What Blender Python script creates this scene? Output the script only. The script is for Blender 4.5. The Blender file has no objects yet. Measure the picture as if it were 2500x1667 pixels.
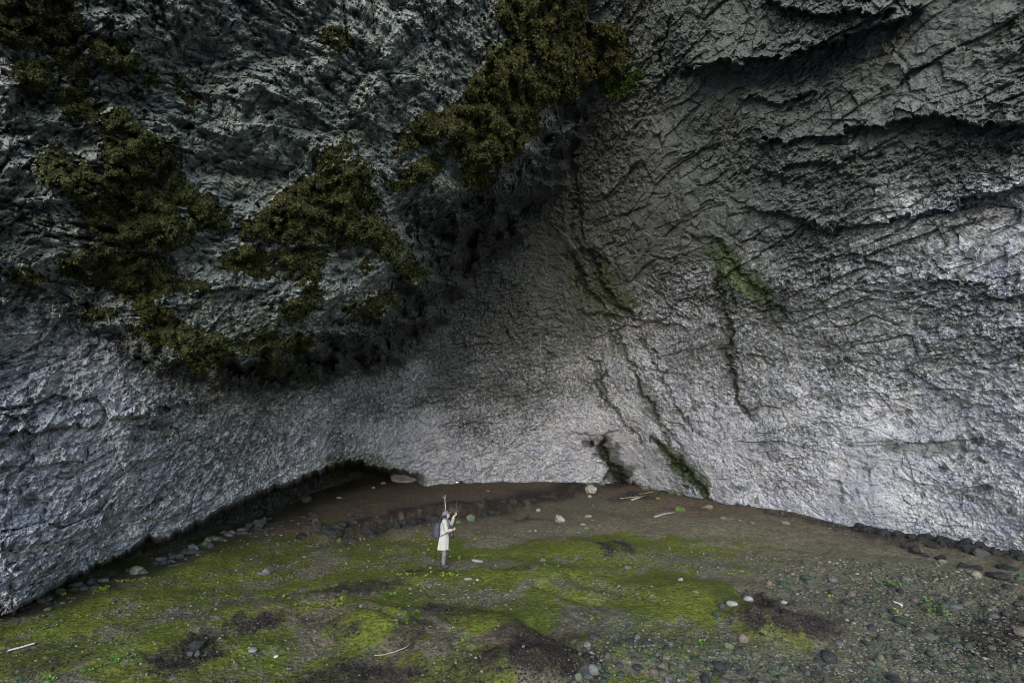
import bpy, bmesh, math, random
import numpy as np
from mathutils import Vector, Matrix

random.seed(7)
rng = np.random.default_rng(7)
R = math.radians
scene = bpy.context.scene
col = scene.collection

# ------------------------------------------------------------------ camera
PITCH = R(13.5)
CAM = np.array([0.0, 0.0, 3.3])
FPX, CX, CY = 1111.0, 1250.0, 833.5          # focal length and centre in photograph pixels
cd = bpy.data.cameras.new('camera'); cam = bpy.data.objects.new('camera', cd); col.objects.link(cam)
cd.sensor_width = 36.0; cd.lens = 36.0 * FPX / 2500.0; cd.clip_start = 0.1; cd.clip_end = 3000
cam.location = CAM; cam.rotation_euler = (math.pi / 2 + PITCH, 0, 0)
scene.camera = cam

# ------------------------------------------------------------------ light
SUN_TO = Vector((-0.15, -0.95, 0.25)).normalized()       # towards the light: out of the cave mouth, behind the camera
wd = bpy.data.worlds.new('World'); scene.world = wd; wd.use_nodes = True
wn = wd.node_tree.nodes; wl = wd.node_tree.links
sky = wn.new('ShaderNodeTexSky'); sky.sky_type = 'NISHITA'; sky.sun_disc = False
sky.sun_elevation = math.asin(SUN_TO.z); sky.sun_rotation = math.atan2(SUN_TO.x, SUN_TO.y)
sky.air_density = 1.0; sky.dust_density = 0.3; sky.ozone_density = 1.7
wl.new(sky.outputs[0], wn['Background'].inputs[0]); wn['Background'].inputs[1].default_value = 0.15
sd = bpy.data.lights.new('sun', 'SUN'); sun = bpy.data.objects.new('sun', sd); col.objects.link(sun)
sd.energy = 1.5; sd.angle = R(80); sd.color = (1.0, 0.993, 0.99)
sun.rotation_euler = (-SUN_TO).to_track_quat('-Z', 'Y').to_euler()
sun.location = (0, -60, 30)
vs = scene.view_settings
vs.view_transform = 'Standard'; vs.look = 'None'; vs.gamma = 1.0; vs.use_curve_mapping = False
vs.exposure = 1.75
scene.cycles.use_denoising = True; scene.cycles.filter_width = 1.0
scene.cycles.max_bounces = 6; scene.cycles.diffuse_bounces = 4; scene.cycles.glossy_bounces = 2

# ------------------------------------------------------------------ numpy noise kit
_G = rng.normal(size=(1024, 3)); _G = (_G / np.linalg.norm(_G, axis=1)[:, None]).astype(np.float32)
_RND = rng.random((1024, 4)).astype(np.float32)
_P = rng.permutation(1024).astype(np.int32)
def _h(i, j, k, s=0):
    return _P[(_P[(_P[(i + s * 131) & 1023] + j) & 1023] + k) & 1023]
def perlin(p, seed=0):
    p = np.asarray(p, np.float32); i = np.floor(p).astype(np.int32); f = p - i
    u = f * f * f * (f * (f * 6 - 15) + 10); out = 0
    for a in (0, 1):
        wa = u[..., 0] if a else 1 - u[..., 0]
        for b in (0, 1):
            wb = u[..., 1] if b else 1 - u[..., 1]
            for c in (0, 1):
                wc = u[..., 2] if c else 1 - u[..., 2]
                g = _G[_h(i[..., 0] + a, i[..., 1] + b, i[..., 2] + c, seed)]
                out = out + wa * wb * wc * (g[..., 0] * (f[..., 0] - a) + g[..., 1] * (f[..., 1] - b) + g[..., 2] * (f[..., 2] - c))
    return out * 1.5
def fbm(p, octv=4, seed=0, gain=0.5, lac=2.03):
    a, s, o = 1.0, 0.0, 0
    p = np.asarray(p, np.float32)
    for k in range(octv):
        s = s + a * perlin(p, seed + k); a *= gain; p = p * lac + 7.3
    return s
def cells(p, seed=0, slope=1.0):
    """broken-block noise: nearest cell gives a tilted flat facet; returns facet height, edge distance, cell value"""
    p = np.asarray(p, np.float32); i = np.floor(p - 0.5).astype(np.int32)
    sh = p.shape[:-1]; b1 = np.full(sh, 9e9, np.float32); b2 = b1.copy()
    hh = np.zeros(sh, np.int32); off = np.zeros(p.shape, np.float32)
    for a in (0, 1):
        for b in (0, 1):
            for c in (0, 1):
                ii = i + np.array([a, b, c], np.int32)
                h = _h(ii[..., 0], ii[..., 1], ii[..., 2], seed)
                v = p - (ii + 0.18 + 0.64 * _RND[h, :3]); dd = (v * v).sum(-1)
                n = dd < b1
                b2 = np.where(n, b1, np.minimum(b2, dd)); b1 = np.where(n, dd, b1)
                hh = np.where(n, h, hh); off = np.where(n[..., None], v, off)
    g = _G[(hh * 7 + 13) & 1023]
    facet = _RND[hh, 3] - 0.5 + slope * (g * off).sum(-1)
    b1 = np.sqrt(b1); return facet, np.sqrt(b2) - b1, _RND[hh, 3], b1
def sstep(a, b, x):
    t = np.clip((x - a) / (b - a), 0, 1); return t * t * (3 - 2 * t)

# ------------------------------------------------------------------ pixels, rays and the ground plane
_c, _s = math.cos(PITCH), math.sin(PITCH)
def ray(px, py):
    px = np.asarray(px, float); py = np.asarray(py, float)
    x = (px - CX) / FPX; v = (CY - py) / FPX
    return np.stack([x + 0 * v, _c - _s * v + 0 * x, _s + _c * v + 0 * x], -1)
G0, GS = -0.84, 0.06
def ground_plane(y):
    return np.where(y > 0, G0 + GS * y, G0 + 0.02 * np.maximum(y, -20))
def to_px(p):
    p = np.asarray(p, float); q = p - CAM
    f = q[..., 1] * _c + q[..., 2] * _s; up = -q[..., 1] * _s + q[..., 2] * _c
    f = np.maximum(f, 0.05)
    return CX + FPX * q[..., 0] / f, CY - FPX * up / f
def poly_dist(px, py, pts):
    """distance in pixels to a polyline, signed (positive = right-hand side of travel in the picture), and arc position 0..1"""
    pts = np.asarray(pts, float); best = np.full(np.shape(px), 9e9); sg = np.zeros(np.shape(px)); pos = np.zeros(np.shape(px))
    L = np.r_[0, np.cumsum(np.linalg.norm(np.diff(pts, axis=0), axis=1))]
    for k in range(len(pts) - 1):
        a, b = pts[k], pts[k + 1]; d = b - a; l2 = (d * d).sum()
        t = np.clip(((px - a[0]) * d[0] + (py - a[1]) * d[1]) / l2, 0, 1)
        ex = px - a[0] - t * d[0]; ey = py - a[1] - t * d[1]; dd = np.hypot(ex, ey)
        n = dd < best
        best = np.where(n, dd, best); sg = np.where(n, np.sign(d[0] * ey - d[1] * ex), sg)
        pos = np.where(n, (L[k] + t * math.sqrt(l2)) / L[-1], pos)
    return best * sg, pos
def in_poly(px, py, pts):
    pts = np.asarray(pts, float); r = np.zeros(np.shape(px), bool); n = len(pts); j = n - 1
    for i in range(n):
        xi, yi = pts[i]; xj, yj = pts[j]
        if yi != yj:
            r ^= ((yi > py) != (yj > py)) & (px < (xj - xi) * (py - yi) / (yj - yi) + xi)
        j = i
    return r
def poly_sd(px, py, pts):
    """signed pixel distance to a closed outline, positive inside"""
    d, _ = poly_dist(px, py, list(pts) + [pts[0]])
    return np.where(in_poly(px, py, pts), np.abs(d), -np.abs(d))

def grid_mesh(name, P, keep=None, attrs=None):
    """P (rows, cols, 3) -> mesh; keep: bool mask per face"""
    r, c, _ = P.shape; idx = np.arange(r * c).reshape(r, c)
    q = np.stack([idx[:-1, :-1], idx[1:, :-1], idx[1:, 1:], idx[:-1, 1:]], -1).reshape(-1, 4)
    if keep is not None: q = q[keep.reshape(-1)]
    used = np.unique(q); remap = np.full(r * c, -1, np.int64); remap[used] = np.arange(len(used))
    return quads_mesh(name, P.reshape(-1, 3)[used], remap[q], {k: v.reshape(r * c, -1)[used] for k, v in (attrs or {}).items()})
def quads_mesh(name, V, F, attrs=None, smooth=True):
    m = bpy.data.meshes.new(name); nv, nf = len(V), len(F); k = F.shape[1]
    m.vertices.add(nv); m.vertices.foreach_set('co', np.ascontiguousarray(V, np.float32).ravel())
    m.loops.add(nf * k); m.loops.foreach_set('vertex_index', np.ascontiguousarray(F, np.int32).ravel())
    m.polygons.add(nf); m.polygons.foreach_set('loop_start', np.arange(0, nf * k, k, dtype=np.int32))
    m.polygons.foreach_set('use_smooth', np.full(nf, smooth, bool))
    for an, av in (attrs or {}).items():
        at = m.attributes.new(an, 'FLOAT_COLOR', 'POINT')
        buf = np.ones((nv, 4), np.float32); buf[:, :av.shape[1]] = av[:, :4]
        at.data.foreach_set('color', buf.ravel())
    m.update(calc_edges=True); return m
def link(name, me, mat=None, parent=None, **props):
    o = bpy.data.objects.new(name, me); col.objects.link(o)
    if mat is not None and me is not None and not me.materials: me.materials.append(mat)
    if parent is not None: o.parent = parent
    for k, v in props.items(): o[k] = v
    return o

# ------------------------------------------------------------------ materials
class NT:
    def __init__(s, name):
        s.m = bpy.data.materials.new(name); s.m.use_nodes = True; s.t = s.m.node_tree
        s.b = s.t.nodes['Principled BSDF']; s.out = s.t.nodes['Material Output']
        s.b.inputs['Specular IOR Level'].default_value = 0.25; s.b.inputs['Roughness'].default_value = 0.85
    def n(s, typ, **kw):
        x = s.t.nodes.new(typ)
        for k, v in kw.items(): setattr(x, k, v)
        return x
    def put(s, sock, v):
        if hasattr(v, 'is_output') or isinstance(v, bpy.types.NodeSocket): s.t.links.new(v, sock)
        else: sock.default_value = v
    def pos(s): return s.n('ShaderNodeNewGeometry').outputs['Position']
    def obj(s): return s.n('ShaderNodeTexCoord').outputs['Object']
    def noise(s, scale, detail=4, rough=0.55, vec=None, dist=0.0):
        x = s.n('ShaderNodeTexNoise'); x.inputs['Scale'].default_value = scale; x.inputs['Detail'].default_value = detail
        x.inputs['Roughness'].default_value = rough; x.inputs['Distortion'].default_value = dist
        s.t.links.new(vec if vec is not None else s.pos(), x.inputs['Vector']); return x.outputs['Fac']
    def voro(s, scale, vec=None, feat='F1', out='Distance'):
        x = s.n('ShaderNodeTexVoronoi', feature=feat); x.inputs['Scale'].default_value = scale
        s.t.links.new(vec if vec is not None else s.pos(), x.inputs['Vector']); return x.outputs[out]
    def ramp(s, fac, lo, hi, a=0.0, b=1.0):
        x = s.n('ShaderNodeMapRange', interpolation_type='SMOOTHSTEP')
        s.put(x.inputs[0], fac); x.inputs[1].default_value = lo; x.inputs[2].default_value = hi
        x.inputs[3].default_value = a; x.inputs[4].default_value = b; return x.outputs[0]
    def math(s, op, a, b=0.0):
        x = s.n('ShaderNodeMath', operation=op); s.put(x.inputs[0], a); s.put(x.inputs[1], b); return x.outputs[0]
    def mix(s, fac, a, b, mode='MIX'):
        x = s.n('ShaderNodeMix', data_type='RGBA', blend_type=mode)
        s.put(x.inputs[0], fac); s.put(x.inputs[6], a if not isinstance(a, tuple) else a + (1,) * (4 - len(a)))
        s.put(x.inputs[7], b if not isinstance(b, tuple) else b + (1,) * (4 - len(b))); return x.outputs[2]
    def attr(s, name):
        x = s.n('ShaderNodeAttribute', attribute_name=name); y = s.n('ShaderNodeSeparateColor')
        s.t.links.new(x.outputs['Color'], y.inputs[0]); return y.outputs[0], y.outputs[1], y.outputs[2], x.outputs['Alpha']
    def bump(s, h, strength, dist, prev=None):
        x = s.n('ShaderNodeBump'); x.inputs['Strength'].default_value = strength; x.inputs['Distance'].default_value = dist
        s.t.links.new(h, x.inputs['Height'])
        if prev is not None: s.t.links.new(prev, x.inputs['Normal'])
        return x.outputs['Normal']
    def done(s, color, normal=None, rough=None):
        s.put(s.b.inputs['Base Color'], color)
        if normal is not None: s.t.links.new(normal, s.b.inputs['Normal'])
        if rough is not None: s.put(s.b.inputs['Roughness'], rough)
        return s.m

def rock_material():
    k = NT('cave rock'); crust, algae, dark, warm = k.attr('mask')
    n1 = k.noise(0.9, 5, 0.6); n2 = k.noise(5.5, 5, 0.65); n3 = k.noise(13, 4, 0.7)
    base = k.mix(k.ramp(n1, 0.3, 0.7), (0.060, 0.068, 0.066), (0.120, 0.130, 0.128))
    base = k.mix(k.ramp(n2, 0.35, 0.7), base, (0.155, 0.170, 0.168))
    gg = k.mix(k.ramp(n2, .3, .7), (0.150, 0.165, 0.150), (0.235, 0.252, 0.232)); base = k.mix(k.math('MULTIPLY', warm, .85), base, gg)
    sp = k.math('ADD', k.math('MULTIPLY', n2, 0.45), k.math('MULTIPLY', n3, 0.55))
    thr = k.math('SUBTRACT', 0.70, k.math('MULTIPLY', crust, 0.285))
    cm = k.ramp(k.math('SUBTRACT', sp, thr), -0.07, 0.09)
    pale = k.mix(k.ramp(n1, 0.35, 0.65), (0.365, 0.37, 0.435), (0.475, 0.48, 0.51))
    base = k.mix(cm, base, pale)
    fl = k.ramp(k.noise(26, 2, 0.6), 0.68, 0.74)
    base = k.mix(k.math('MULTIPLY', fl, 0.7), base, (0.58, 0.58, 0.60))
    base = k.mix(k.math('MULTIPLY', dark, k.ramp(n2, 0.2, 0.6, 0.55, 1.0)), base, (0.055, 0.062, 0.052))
    gcol = k.mix(k.ramp(n2, 0.35, 0.65), (0.030, 0.046, 0.018), (0.100, 0.130, 0.062))
    base = k.mix(k.math('MULTIPLY', algae, k.ramp(n3, 0.25, 0.6, 0.35, 1.0)), base, gcol)
    nb = k.bump(n2, 0.5, 0.10); nb = k.bump(n3, 0.9, 0.06, nb)
    k.b.inputs['Specular IOR Level'].default_value = .12
    return k.done(base, nb, 0.92)
ROCK = rock_material()

def ground_material():
    k = NT('cave ground'); moss, soil, grav, peat = k.attr('mask')
    n1 = k.noise(0.8, 5, 0.6); n2 = k.noise(5, 6, 0.65); n3 = k.noise(28, 4, 0.7)
    sand = k.mix(k.ramp(n2, 0.3, 0.7), (0.105, 0.090, 0.058), (0.190, 0.168, 0.112))
    sand = k.mix(k.ramp(n3, 0.55, 0.75), sand, (0.22, 0.21, 0.175))
    sc = k.mix(k.ramp(n2, 0.3, 0.7), (0.088, 0.062, 0.042), (0.175, 0.130, 0.094))
    base = k.mix(soil, sand, sc)
    gc = k.mix(k.ramp(n3, 0.3, 0.7), (0.060, 0.056, 0.038), (0.205, 0.190, 0.135))
    base = k.mix(grav, base, gc)
    mc = k.mix(k.ramp(n2, 0.3, 0.7), (0.078, 0.095, 0.012), (0.150, 0.170, 0.022))
    mc = k.mix(k.ramp(n1, 0.35, 0.65), mc, (0.095, 0.108, 0.020))
    base = k.mix(k.math('MULTIPLY', moss, k.ramp(n3, 0.2, 0.55, 0.55, 1.0)), base, mc)
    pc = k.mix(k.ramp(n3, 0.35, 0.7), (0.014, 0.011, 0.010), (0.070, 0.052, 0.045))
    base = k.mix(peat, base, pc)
    n4 = k.noise(11, 4, .65); v4 = k.voro(13)
    base = k.mix(1.0, base, k.ramp(n4, .30, .70, .62, 1.30), 'MULTIPLY')
    k.b.inputs['Specular IOR Level'].default_value = .15
    nb = k.bump(n2, 0.6, 0.08); nb = k.bump(v4, .6, .05, nb); nb = k.bump(n3, 0.9, 0.04, nb)
    return k.done(base, nb, 0.9)
GROUND = ground_material()

# ------------------------------------------------------------------ the cave shell
def plane_w(d, n, p0):
    n = np.asarray(n, float); return (d @ n) / float(n @ (np.asarray(p0, float) - CAM))
def lean(nh, a):
    a = R(a); return np.array([nh[0] * math.cos(a), nh[1] * math.cos(a), math.sin(a)])
def up_point(nh, base, segs):
    """points on a wall that leans in more and more: segs = [(lean deg, height)], returns list of (normal, point)"""
    p = np.array(base, float); out = []
    for a, hgt in segs:
        out.append((lean(nh, a), p.copy()))
        p = p + np.array([-nh[0] * math.tan(R(a)) * hgt, -nh[1] * math.tan(R(a)) * hgt, hgt])
    return out
NR = np.array([.93, .368]); NL = np.array([-.985, .172]); NB = np.array([-.14, .99])
RIGHT = up_point(NR, (16.6, 16.0, 0.1), [(6, 4.0), (22, 6.0), (34, 9), (46, 9)])
LEFT = up_point(NL, (-11.3, 11.3, -0.16), [(10, 5.0), (12, 25)])
BACK = up_point(NB, (-0.5, 36.2, 1.3), [(4, 3.0), (18, 8), (30, 8), (46, 12)])
def plane3(a, b, c):
    n = np.cross(b - a, c - a); n = n / np.linalg.norm(n); return (n if n @ (a - CAM) > 0 else -n), a
LOBE = [plane3(CAM + 6.8 * ray(0, 0), CAM + 10.2 * ray(600, 500), CAM + 16.5 * ray(1350, 200))]
RECL = [(np.array([-1, 0, 0.0]), np.array([-11.6, 20, 0.]))]
RECB = [(np.array([-.05, .99, 0.05]), np.array([-0.5, 37.2, 1.3]))]
def smax(ws, k):
    ws = np.stack(ws, 0); m = ws.max(0); e = np.exp(k * (ws - m)); return m + np.log(e.sum(0)) / k - 0 * m
CREST = [(1500, -200), (1400, -60), (1375, 60), (1385, 170), (1330, 270), (1270, 370), (1160, 440), (1050, 480), (960, 520), (985, 620), (950, 680), (850, 755), (700, 812), (560, 862), (440, 872), (300, 810), (120, 690), (-60, 620), (-300, 560)]
LIP = [(-300, 1560), (22, 1490), (100, 1446), (181, 1396), (260, 1361), (307, 1340), (361, 1304), (400, 1310), (452, 1284), (542, 1236), (633, 1194), (723, 1168), (768, 1146), (836, 1126), (866, 1122), (884, 1120), (905, 1135), (940, 1142), (1000, 1146), (1046, 1158), (1060, 1175)]
# overhanging ledges (photo pixels, protrusion in m, reach in px)
LEDGES = [([(1630, 165), (1720, 150), (1850, 150), (1990, 118), (2100, 80), (2260, 10)], 1.5, 120),
          ([(1790, 235), (1900, 250), (2010, 210)], .5, 60),
          ([(2150, 292), (2290, 288), (2400, 300), (2560, 312)], .9, 80),
          ([(1830, 352), (1960, 330), (2090, 318), (2190, 322)], .8, 60),
          ([(1850, 430), (1990, 400), (2110, 372)], .5, 45),
          ([(1780, 500), (1900, 520), (2030, 560), (2120, 545), (2260, 520), (2420, 470), (2560, 440)], .55, 60),
          ([(2250, 690), (2340, 700), (2440, 715), (2560, 720)], .4, 40),
          ([(1950, 640), (2060, 625), (2200, 660)], .3, 40),
          ([(1400, 765), (1500, 770), (1600, 790), (1700, 792)], .5, 45),
          ([(1380, 610), (1440, 600), (1500, 640)], .5, 40),
          ([(1080, 760), (1180, 745), (1260, 760), (1400, 770)], .35, 45),
          ([(980, 860), (1130, 840), (1290, 820), (1400, 790)], .3, 40),
          ([(860, 1040), (940, 1005), (1060, 970), (1180, 930)], .4, 40),
          ([(-50, 1070), (60, 1055), (140, 1050), (260, 1020)], .6, 50),
          ([(300, 1040), (420, 1000), (560, 960), (720, 880)], .4, 45),
          ([(1855, 0), (2000, 30), (2200, 15)], .8, 60),
          ([(1380, 1068), (1450, 1052), (1520, 1040)], .5, 40),
          ([(2160, 1080), (2260, 1095), (2350, 1080), (2500, 1110)], .14, 35)]
# clefts and water channels: grooves cut into the rock
GROOVES = [([(1396, 612), (1420, 660), (1445, 720), (1490, 760)], 16, 1.0),
           ([(1440, 600), (1470, 680), (1500, 740), (1560, 775)], 18, 1.1),
           ([(1745, 640), (1772, 730), (1790, 800), (1768, 860), (1790, 930), (1812, 1000), (1850, 1040)], 13, .6),
           ([(1660, 585), (1740, 580), (1800, 660), (1880, 740), (1930, 800)], 18, .45),
           ([(1480, 900), (1460, 940), (1490, 1000)], 12, .7),
           ([(1540, 900), (1570, 950), (1600, 1010), (1640, 1100)], 9, .35),
           ([(1456, 1060), (1475, 1110), (1515, 1170), (1560, 1200)], 26, 3.0),
           ([(1590, 1060), (1640, 1110), (1700, 1180), (1745, 1230), (1760, 1250)], 17, 1.6),
           ([(1500, 790), (1540, 900), (1600, 1010), (1680, 1120)], 10, .32), ([(1560, 800), (1610, 900), (1660, 1000), (1720, 1090)], 9, .28), ([(1440, 860), (1470, 930), (1520, 1020), (1580, 1100)], 11, .45), ([(1590, 640), (1620, 720), (1690, 800)], 9, .3),
           ([(1415, 235), (1412, 330), (1402, 430), (1405, 560), (1420, 640)], 22, 1.0),
           ([(1625, 210), (1600, 120), (1640, 30)], 12, .6),
           ([(1405, 640), (1430, 700), (1425, 760)], 8, .4)]

def shell(px, py, detail=True):
    """distance along each ray to the rock face, and the share of left, back and right wall"""
    d = ray(px, py)
    wl_ = smax([plane_w(d, n, p) for n, p in LEFT], 220); wr_ = smax([plane_w(d, n, p) for n, p in RIGHT], 220)
    wb_ = smax([plane_w(d, n, p) for n, p in BACK], 260)
    lob = smax([plane_w(d, n, p) for n, p in LOBE], 200)
    sdc, _ = poly_dist(px, py, CREST)            # positive on the right hand of travel
    q = np.stack([px / 60., py / 60., 0 * px], -1)
    fl_ = .9 * sstep(620, 120, px) * sstep(380, 760, py); lob = lob * (1 - fl_) + (wl_ + .003) * fl_
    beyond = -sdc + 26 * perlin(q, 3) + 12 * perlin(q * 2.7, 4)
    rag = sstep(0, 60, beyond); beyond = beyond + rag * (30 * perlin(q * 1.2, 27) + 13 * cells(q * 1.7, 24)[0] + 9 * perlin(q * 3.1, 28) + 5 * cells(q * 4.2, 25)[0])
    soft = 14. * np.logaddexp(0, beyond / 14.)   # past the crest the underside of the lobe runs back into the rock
    lw_ = lob - (1.65e-4 + 1.2e-4 * sstep(800, 500, px) - .40e-4 * sstep(1050, 1250, px)) * soft
    wl2 = np.maximum(wl_, lw_)
    allw = np.stack([wl2, wb_, wr_], 0)
    w = smax([wl_, wb_], 320); w = smax([w, wr_], 900); s = 1 / (1 + np.exp(-np.clip(420 * (lw_ - w), -30, 30))); w = smax([w, lw_], 900)
    e = np.exp(420 * (allw - allw.max(0))); sh = e / e.sum(0)
    # recess below the lip of the left and back walls
    rec = smax([plane_w(d, n, p) for n, p in RECL + RECB], 300)
    lx = np.array([p[0] for p in LIP], float); ly = np.array([p[1] for p in LIP], float)
    jag = 9 * perlin(np.stack([px / 22., 0 * px, 0 * px], -1), 5) + 5 * perlin(np.stack([px / 8., 0 * px, 0 * px], -1), 6)
    below = py - (np.interp(px, lx, ly) + jag)
    rm = sstep(0, 22, below) * sstep(1075, 1050, px) * sstep(1046, 985, px)
    w = w * (1 - rm) + np.minimum(w, rec) * rm
    t = 1.0 / np.maximum(w, 1 / 90.)
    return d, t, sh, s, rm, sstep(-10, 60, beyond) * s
STEP = 2.75
gx = np.arange(-130, 2632, STEP); gy = np.arange(-130, 1560, STEP)
PX, PY = np.meshgrid(gx, gy)
D, T, SH, LOBS, REC, UNDER = shell(PX, PY)
P0 = CAM + T[..., None] * D
SL, SB, SR = SH
zz0 = P0[..., 2]; up = sstep(4, 12, zz0)
disp = 0.70 * fbm(P0 * 0.10, 3, 1)                                         # broad swells
warp = np.stack([fbm(P0 * .35, 3, 41), fbm(P0 * .35, 3, 51), fbm(P0 * .35, 3, 61)], -1)
def billow(q, seed, octv=3):
    return sum(np.abs(perlin(q * 2.1 ** k, seed + k)) * .55 ** k for k in range(octv)) - .45
def broken(Pq, Wq, mid, fine, led, flat, seed, tilt):
    """broken rock: bedding ledges that snap off block by block, tilted facets of several sizes, and a pitted grain"""
    q = Pq + .30 * Wq; q = np.stack([q[:, 0], q[:, 1], q[:, 2] - tilt[0] * q[:, 0] - tilt[1] * q[:, 1]], -1).astype(np.float32)
    A = np.array([flat, flat, 1.15], np.float32); B = np.array([.5 + .5 * flat, .5 + .5 * flat, 1.1], np.float32)
    f0, e0, i0, _ = cells(q * A * 0.36, seed + 6); f1, e1, i1, _ = cells(q * A * 0.95, seed + 2)
    f6, _, _, _ = cells(q * B * 10.5 + 2, seed + 14)
    f2, e2, i2, _ = cells(q * B * 2.3 + 5, seed + 3); f3, e3, i3, _ = cells(q * B * 5.2 + 9, seed + 4)
    h = q[:, 2] * 0.55 + 1.1 * i0 + .25 * i1
    o = led * .45 * sstep(-.2, .4, perlin(q * [.14, .14, .3], seed + 9)) * ((1 - (h - np.floor(h))) ** 1.5 - .3)
    h = q[:, 2] * 1.9 + 1.3 * i1 + .3 * i2
    o = o + (.3 * mid + led) * .16 * sstep(-.2, .4, perlin(q * [.3, .3, .6], seed + 19)) * ((1 - (h - np.floor(h))) ** 1.3 - .3)
    o = o + mid * (.36 * f0 + .30 * f1 + .18 * f2 - .10 * sstep(.10, 0, e1)) + fine * (.12 * f3 + .075 * f6 + .02 * f2 - .04 * sstep(.12, 0, e2))
    o = o + fine * (.14 * billow(q * B * 1.3, seed + 31) + .15 * billow(q * B * 4.5, seed + 41, 3) + .05 * perlin(q * 16, seed + 51))
    o = o - fine * (.16 * sstep(.16, .42, perlin(q * B * 1.7, seed + 61)) * sstep(-.1, .3, perlin(q * .6, seed + 63)) + .11 * sstep(.18, .42, perlin(q * B * 4.2, seed + 62)))      # hollows where flakes fell out
    return o
def spread(sel, mid, fine, led, flat, seed, tilt):
    out = np.zeros(PX.shape, np.float32)
    out[sel] = broken(P0[sel], warp[sel], mid[sel], fine[sel], led[sel], flat, seed, tilt); return out
Lm = SL * (.58 - .12 * LOBS) + SB * (.48 + .3 * up)
dL = spread(SR < .98, Lm, SL * (.78 + .25 * LOBS) + SB * (.9 + .4 * up), .45 * SL + .35 * SB, .85, 100, (.22, .2))
vary = .28 + 1.1 * sstep(-.3, .4, perlin(P0 * [.3, .3, .45], 77))
dR = spread(SR > .02, (.26 + .22 * up) * (1.2 - .3 * vary), (.33 + .27 * up) * vary, .10 + .40 * up, .55, 200, (0, -.06))
kw = P0 + .5 * warp
_, _, k1, kd1 = cells(kw * .85, 156); _, _, k2, kd2 = cells(kw * 2.1, 157); _, _, k3, kd3 = cells(kw * 4.6, 158)
knobs = .42 * k1 * np.sqrt(np.clip(1 - (kd1 / .75) ** 2, 0, 1)) + .24 * k2 * np.sqrt(np.clip(1 - (kd2 / .72) ** 2, 0, 1)) + .10 * k3 * np.sqrt(np.clip(1 - (kd3 / .7) ** 2, 0, 1)) - .2
disp += dL * (1 - SR) + dR * SR + .30 * LOBS * fbm(P0 * .9, 3, 150) + LOBS * knobs
rough = .4 + .6 * SL
_, _, ip, dp = cells(P0 * [1.3, 1.3, 1.7] + 4, 15)
dp = dp + .14 * perlin(P0 * 4, 92)
PIT = (ip > .90) * sstep(.30, .12, dp); KNOB = (ip < .07) * sstep(.30, .15, dp)
disp += rough * (.25 * KNOB - .25 * PIT)
wob = 9 * perlin(np.stack([PX / 40, PY / 40, 0 * PX], -1), 12) + 5 * perlin(np.stack([PX / 13, PY / 13, 0 * PX], -1), 13)
_, _, lj, _ = cells(np.stack([PX / 60, PY / 42, 0 * PX], -1), 33); _, _, lj2, _ = cells(np.stack([PX / 22, PY / 18, 0 * PX], -1), 34)
LJ = wob + 26 * (lj - .5) + 12 * (lj2 - .5)
for pts, a, reach in LEDGES:
    a = a * .55
    dd, pos = poly_dist(PX, PY + LJ, pts); ends = sstep(0, .12, pos) * sstep(1, .88, pos)
    above = -dd                                   # polylines run left to right: above the line is positive
    prof = np.where(above > 0, np.exp(-above / reach), -0.55 * np.exp(above / (reach * .45)) * 1.0)
    blend = sstep(-7, 3, above)
    prof = blend * np.exp(-np.maximum(above, 0) / reach) - (1 - blend) * 0.5 * np.exp(np.minimum(above, 0) / (reach * .5))
    disp += a * ends * prof * (np.abs(dd) < reach * 5)
GMASK = np.zeros_like(PX)
for pts, wdt, a in GROOVES:
    dd, pos = poly_dist(PX + .9 * wob + .8 * LJ, PY + .8 * wob, pts); ends = sstep(0, .1, pos) * sstep(1, .85, pos)
    wv = wdt * (.75 + .5 * perlin(np.stack([PX / 30, PY / 30, 0 * PX], -1), 15)); g = np.where(dd > 0, np.exp(-(dd / wv) ** 2), np.exp(-(dd / (.4 * wv)) ** 2)) * ends; disp -= .5 * a * g; GMASK = np.maximum(GMASK, g)
T2 = T - disp * (1 + .6 * REC)
P = CAM + T2[..., None] * D

# colour masks: pale crust on the lower, outer faces; algae in the seeps; dark seeps and flecks; shade painted into lobe underside and recess
z = P0[..., 2]
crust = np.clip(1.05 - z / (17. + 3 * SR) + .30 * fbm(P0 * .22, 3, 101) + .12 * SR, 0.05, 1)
crust = np.clip(crust * (1 - LOBS) + LOBS * (.30 + .3 * fbm(P0 * .3, 3, 102)) - .35 * UNDER, .02, 1)  # crust thinned under the lobe, part of the shade painted there
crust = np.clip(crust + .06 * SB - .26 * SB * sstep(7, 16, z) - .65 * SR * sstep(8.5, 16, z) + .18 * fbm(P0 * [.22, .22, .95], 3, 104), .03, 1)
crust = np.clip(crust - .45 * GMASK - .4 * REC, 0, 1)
alg = np.zeros_like(PX); drk = .15 * PIT + .25 * KNOB + .5 * UNDER + .42 * SR * sstep(9, 17, z)  # shade painted under the lobe; right wall darker towards its top
STN = .42 * fbm(P0 * [1.0, 1.0, .55], 4, 114, .6) - .05
def seep(pts, wdt, a):
    dd, pos = poly_dist(PX + .9 * wob + .8 * LJ, PY + .8 * wob, pts)
    return a * sstep(.28, .75, np.exp(-(dd / (1.5 * wdt)) ** 2) * sstep(0, .08, pos) * sstep(1, .75, pos) + STN)
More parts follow.
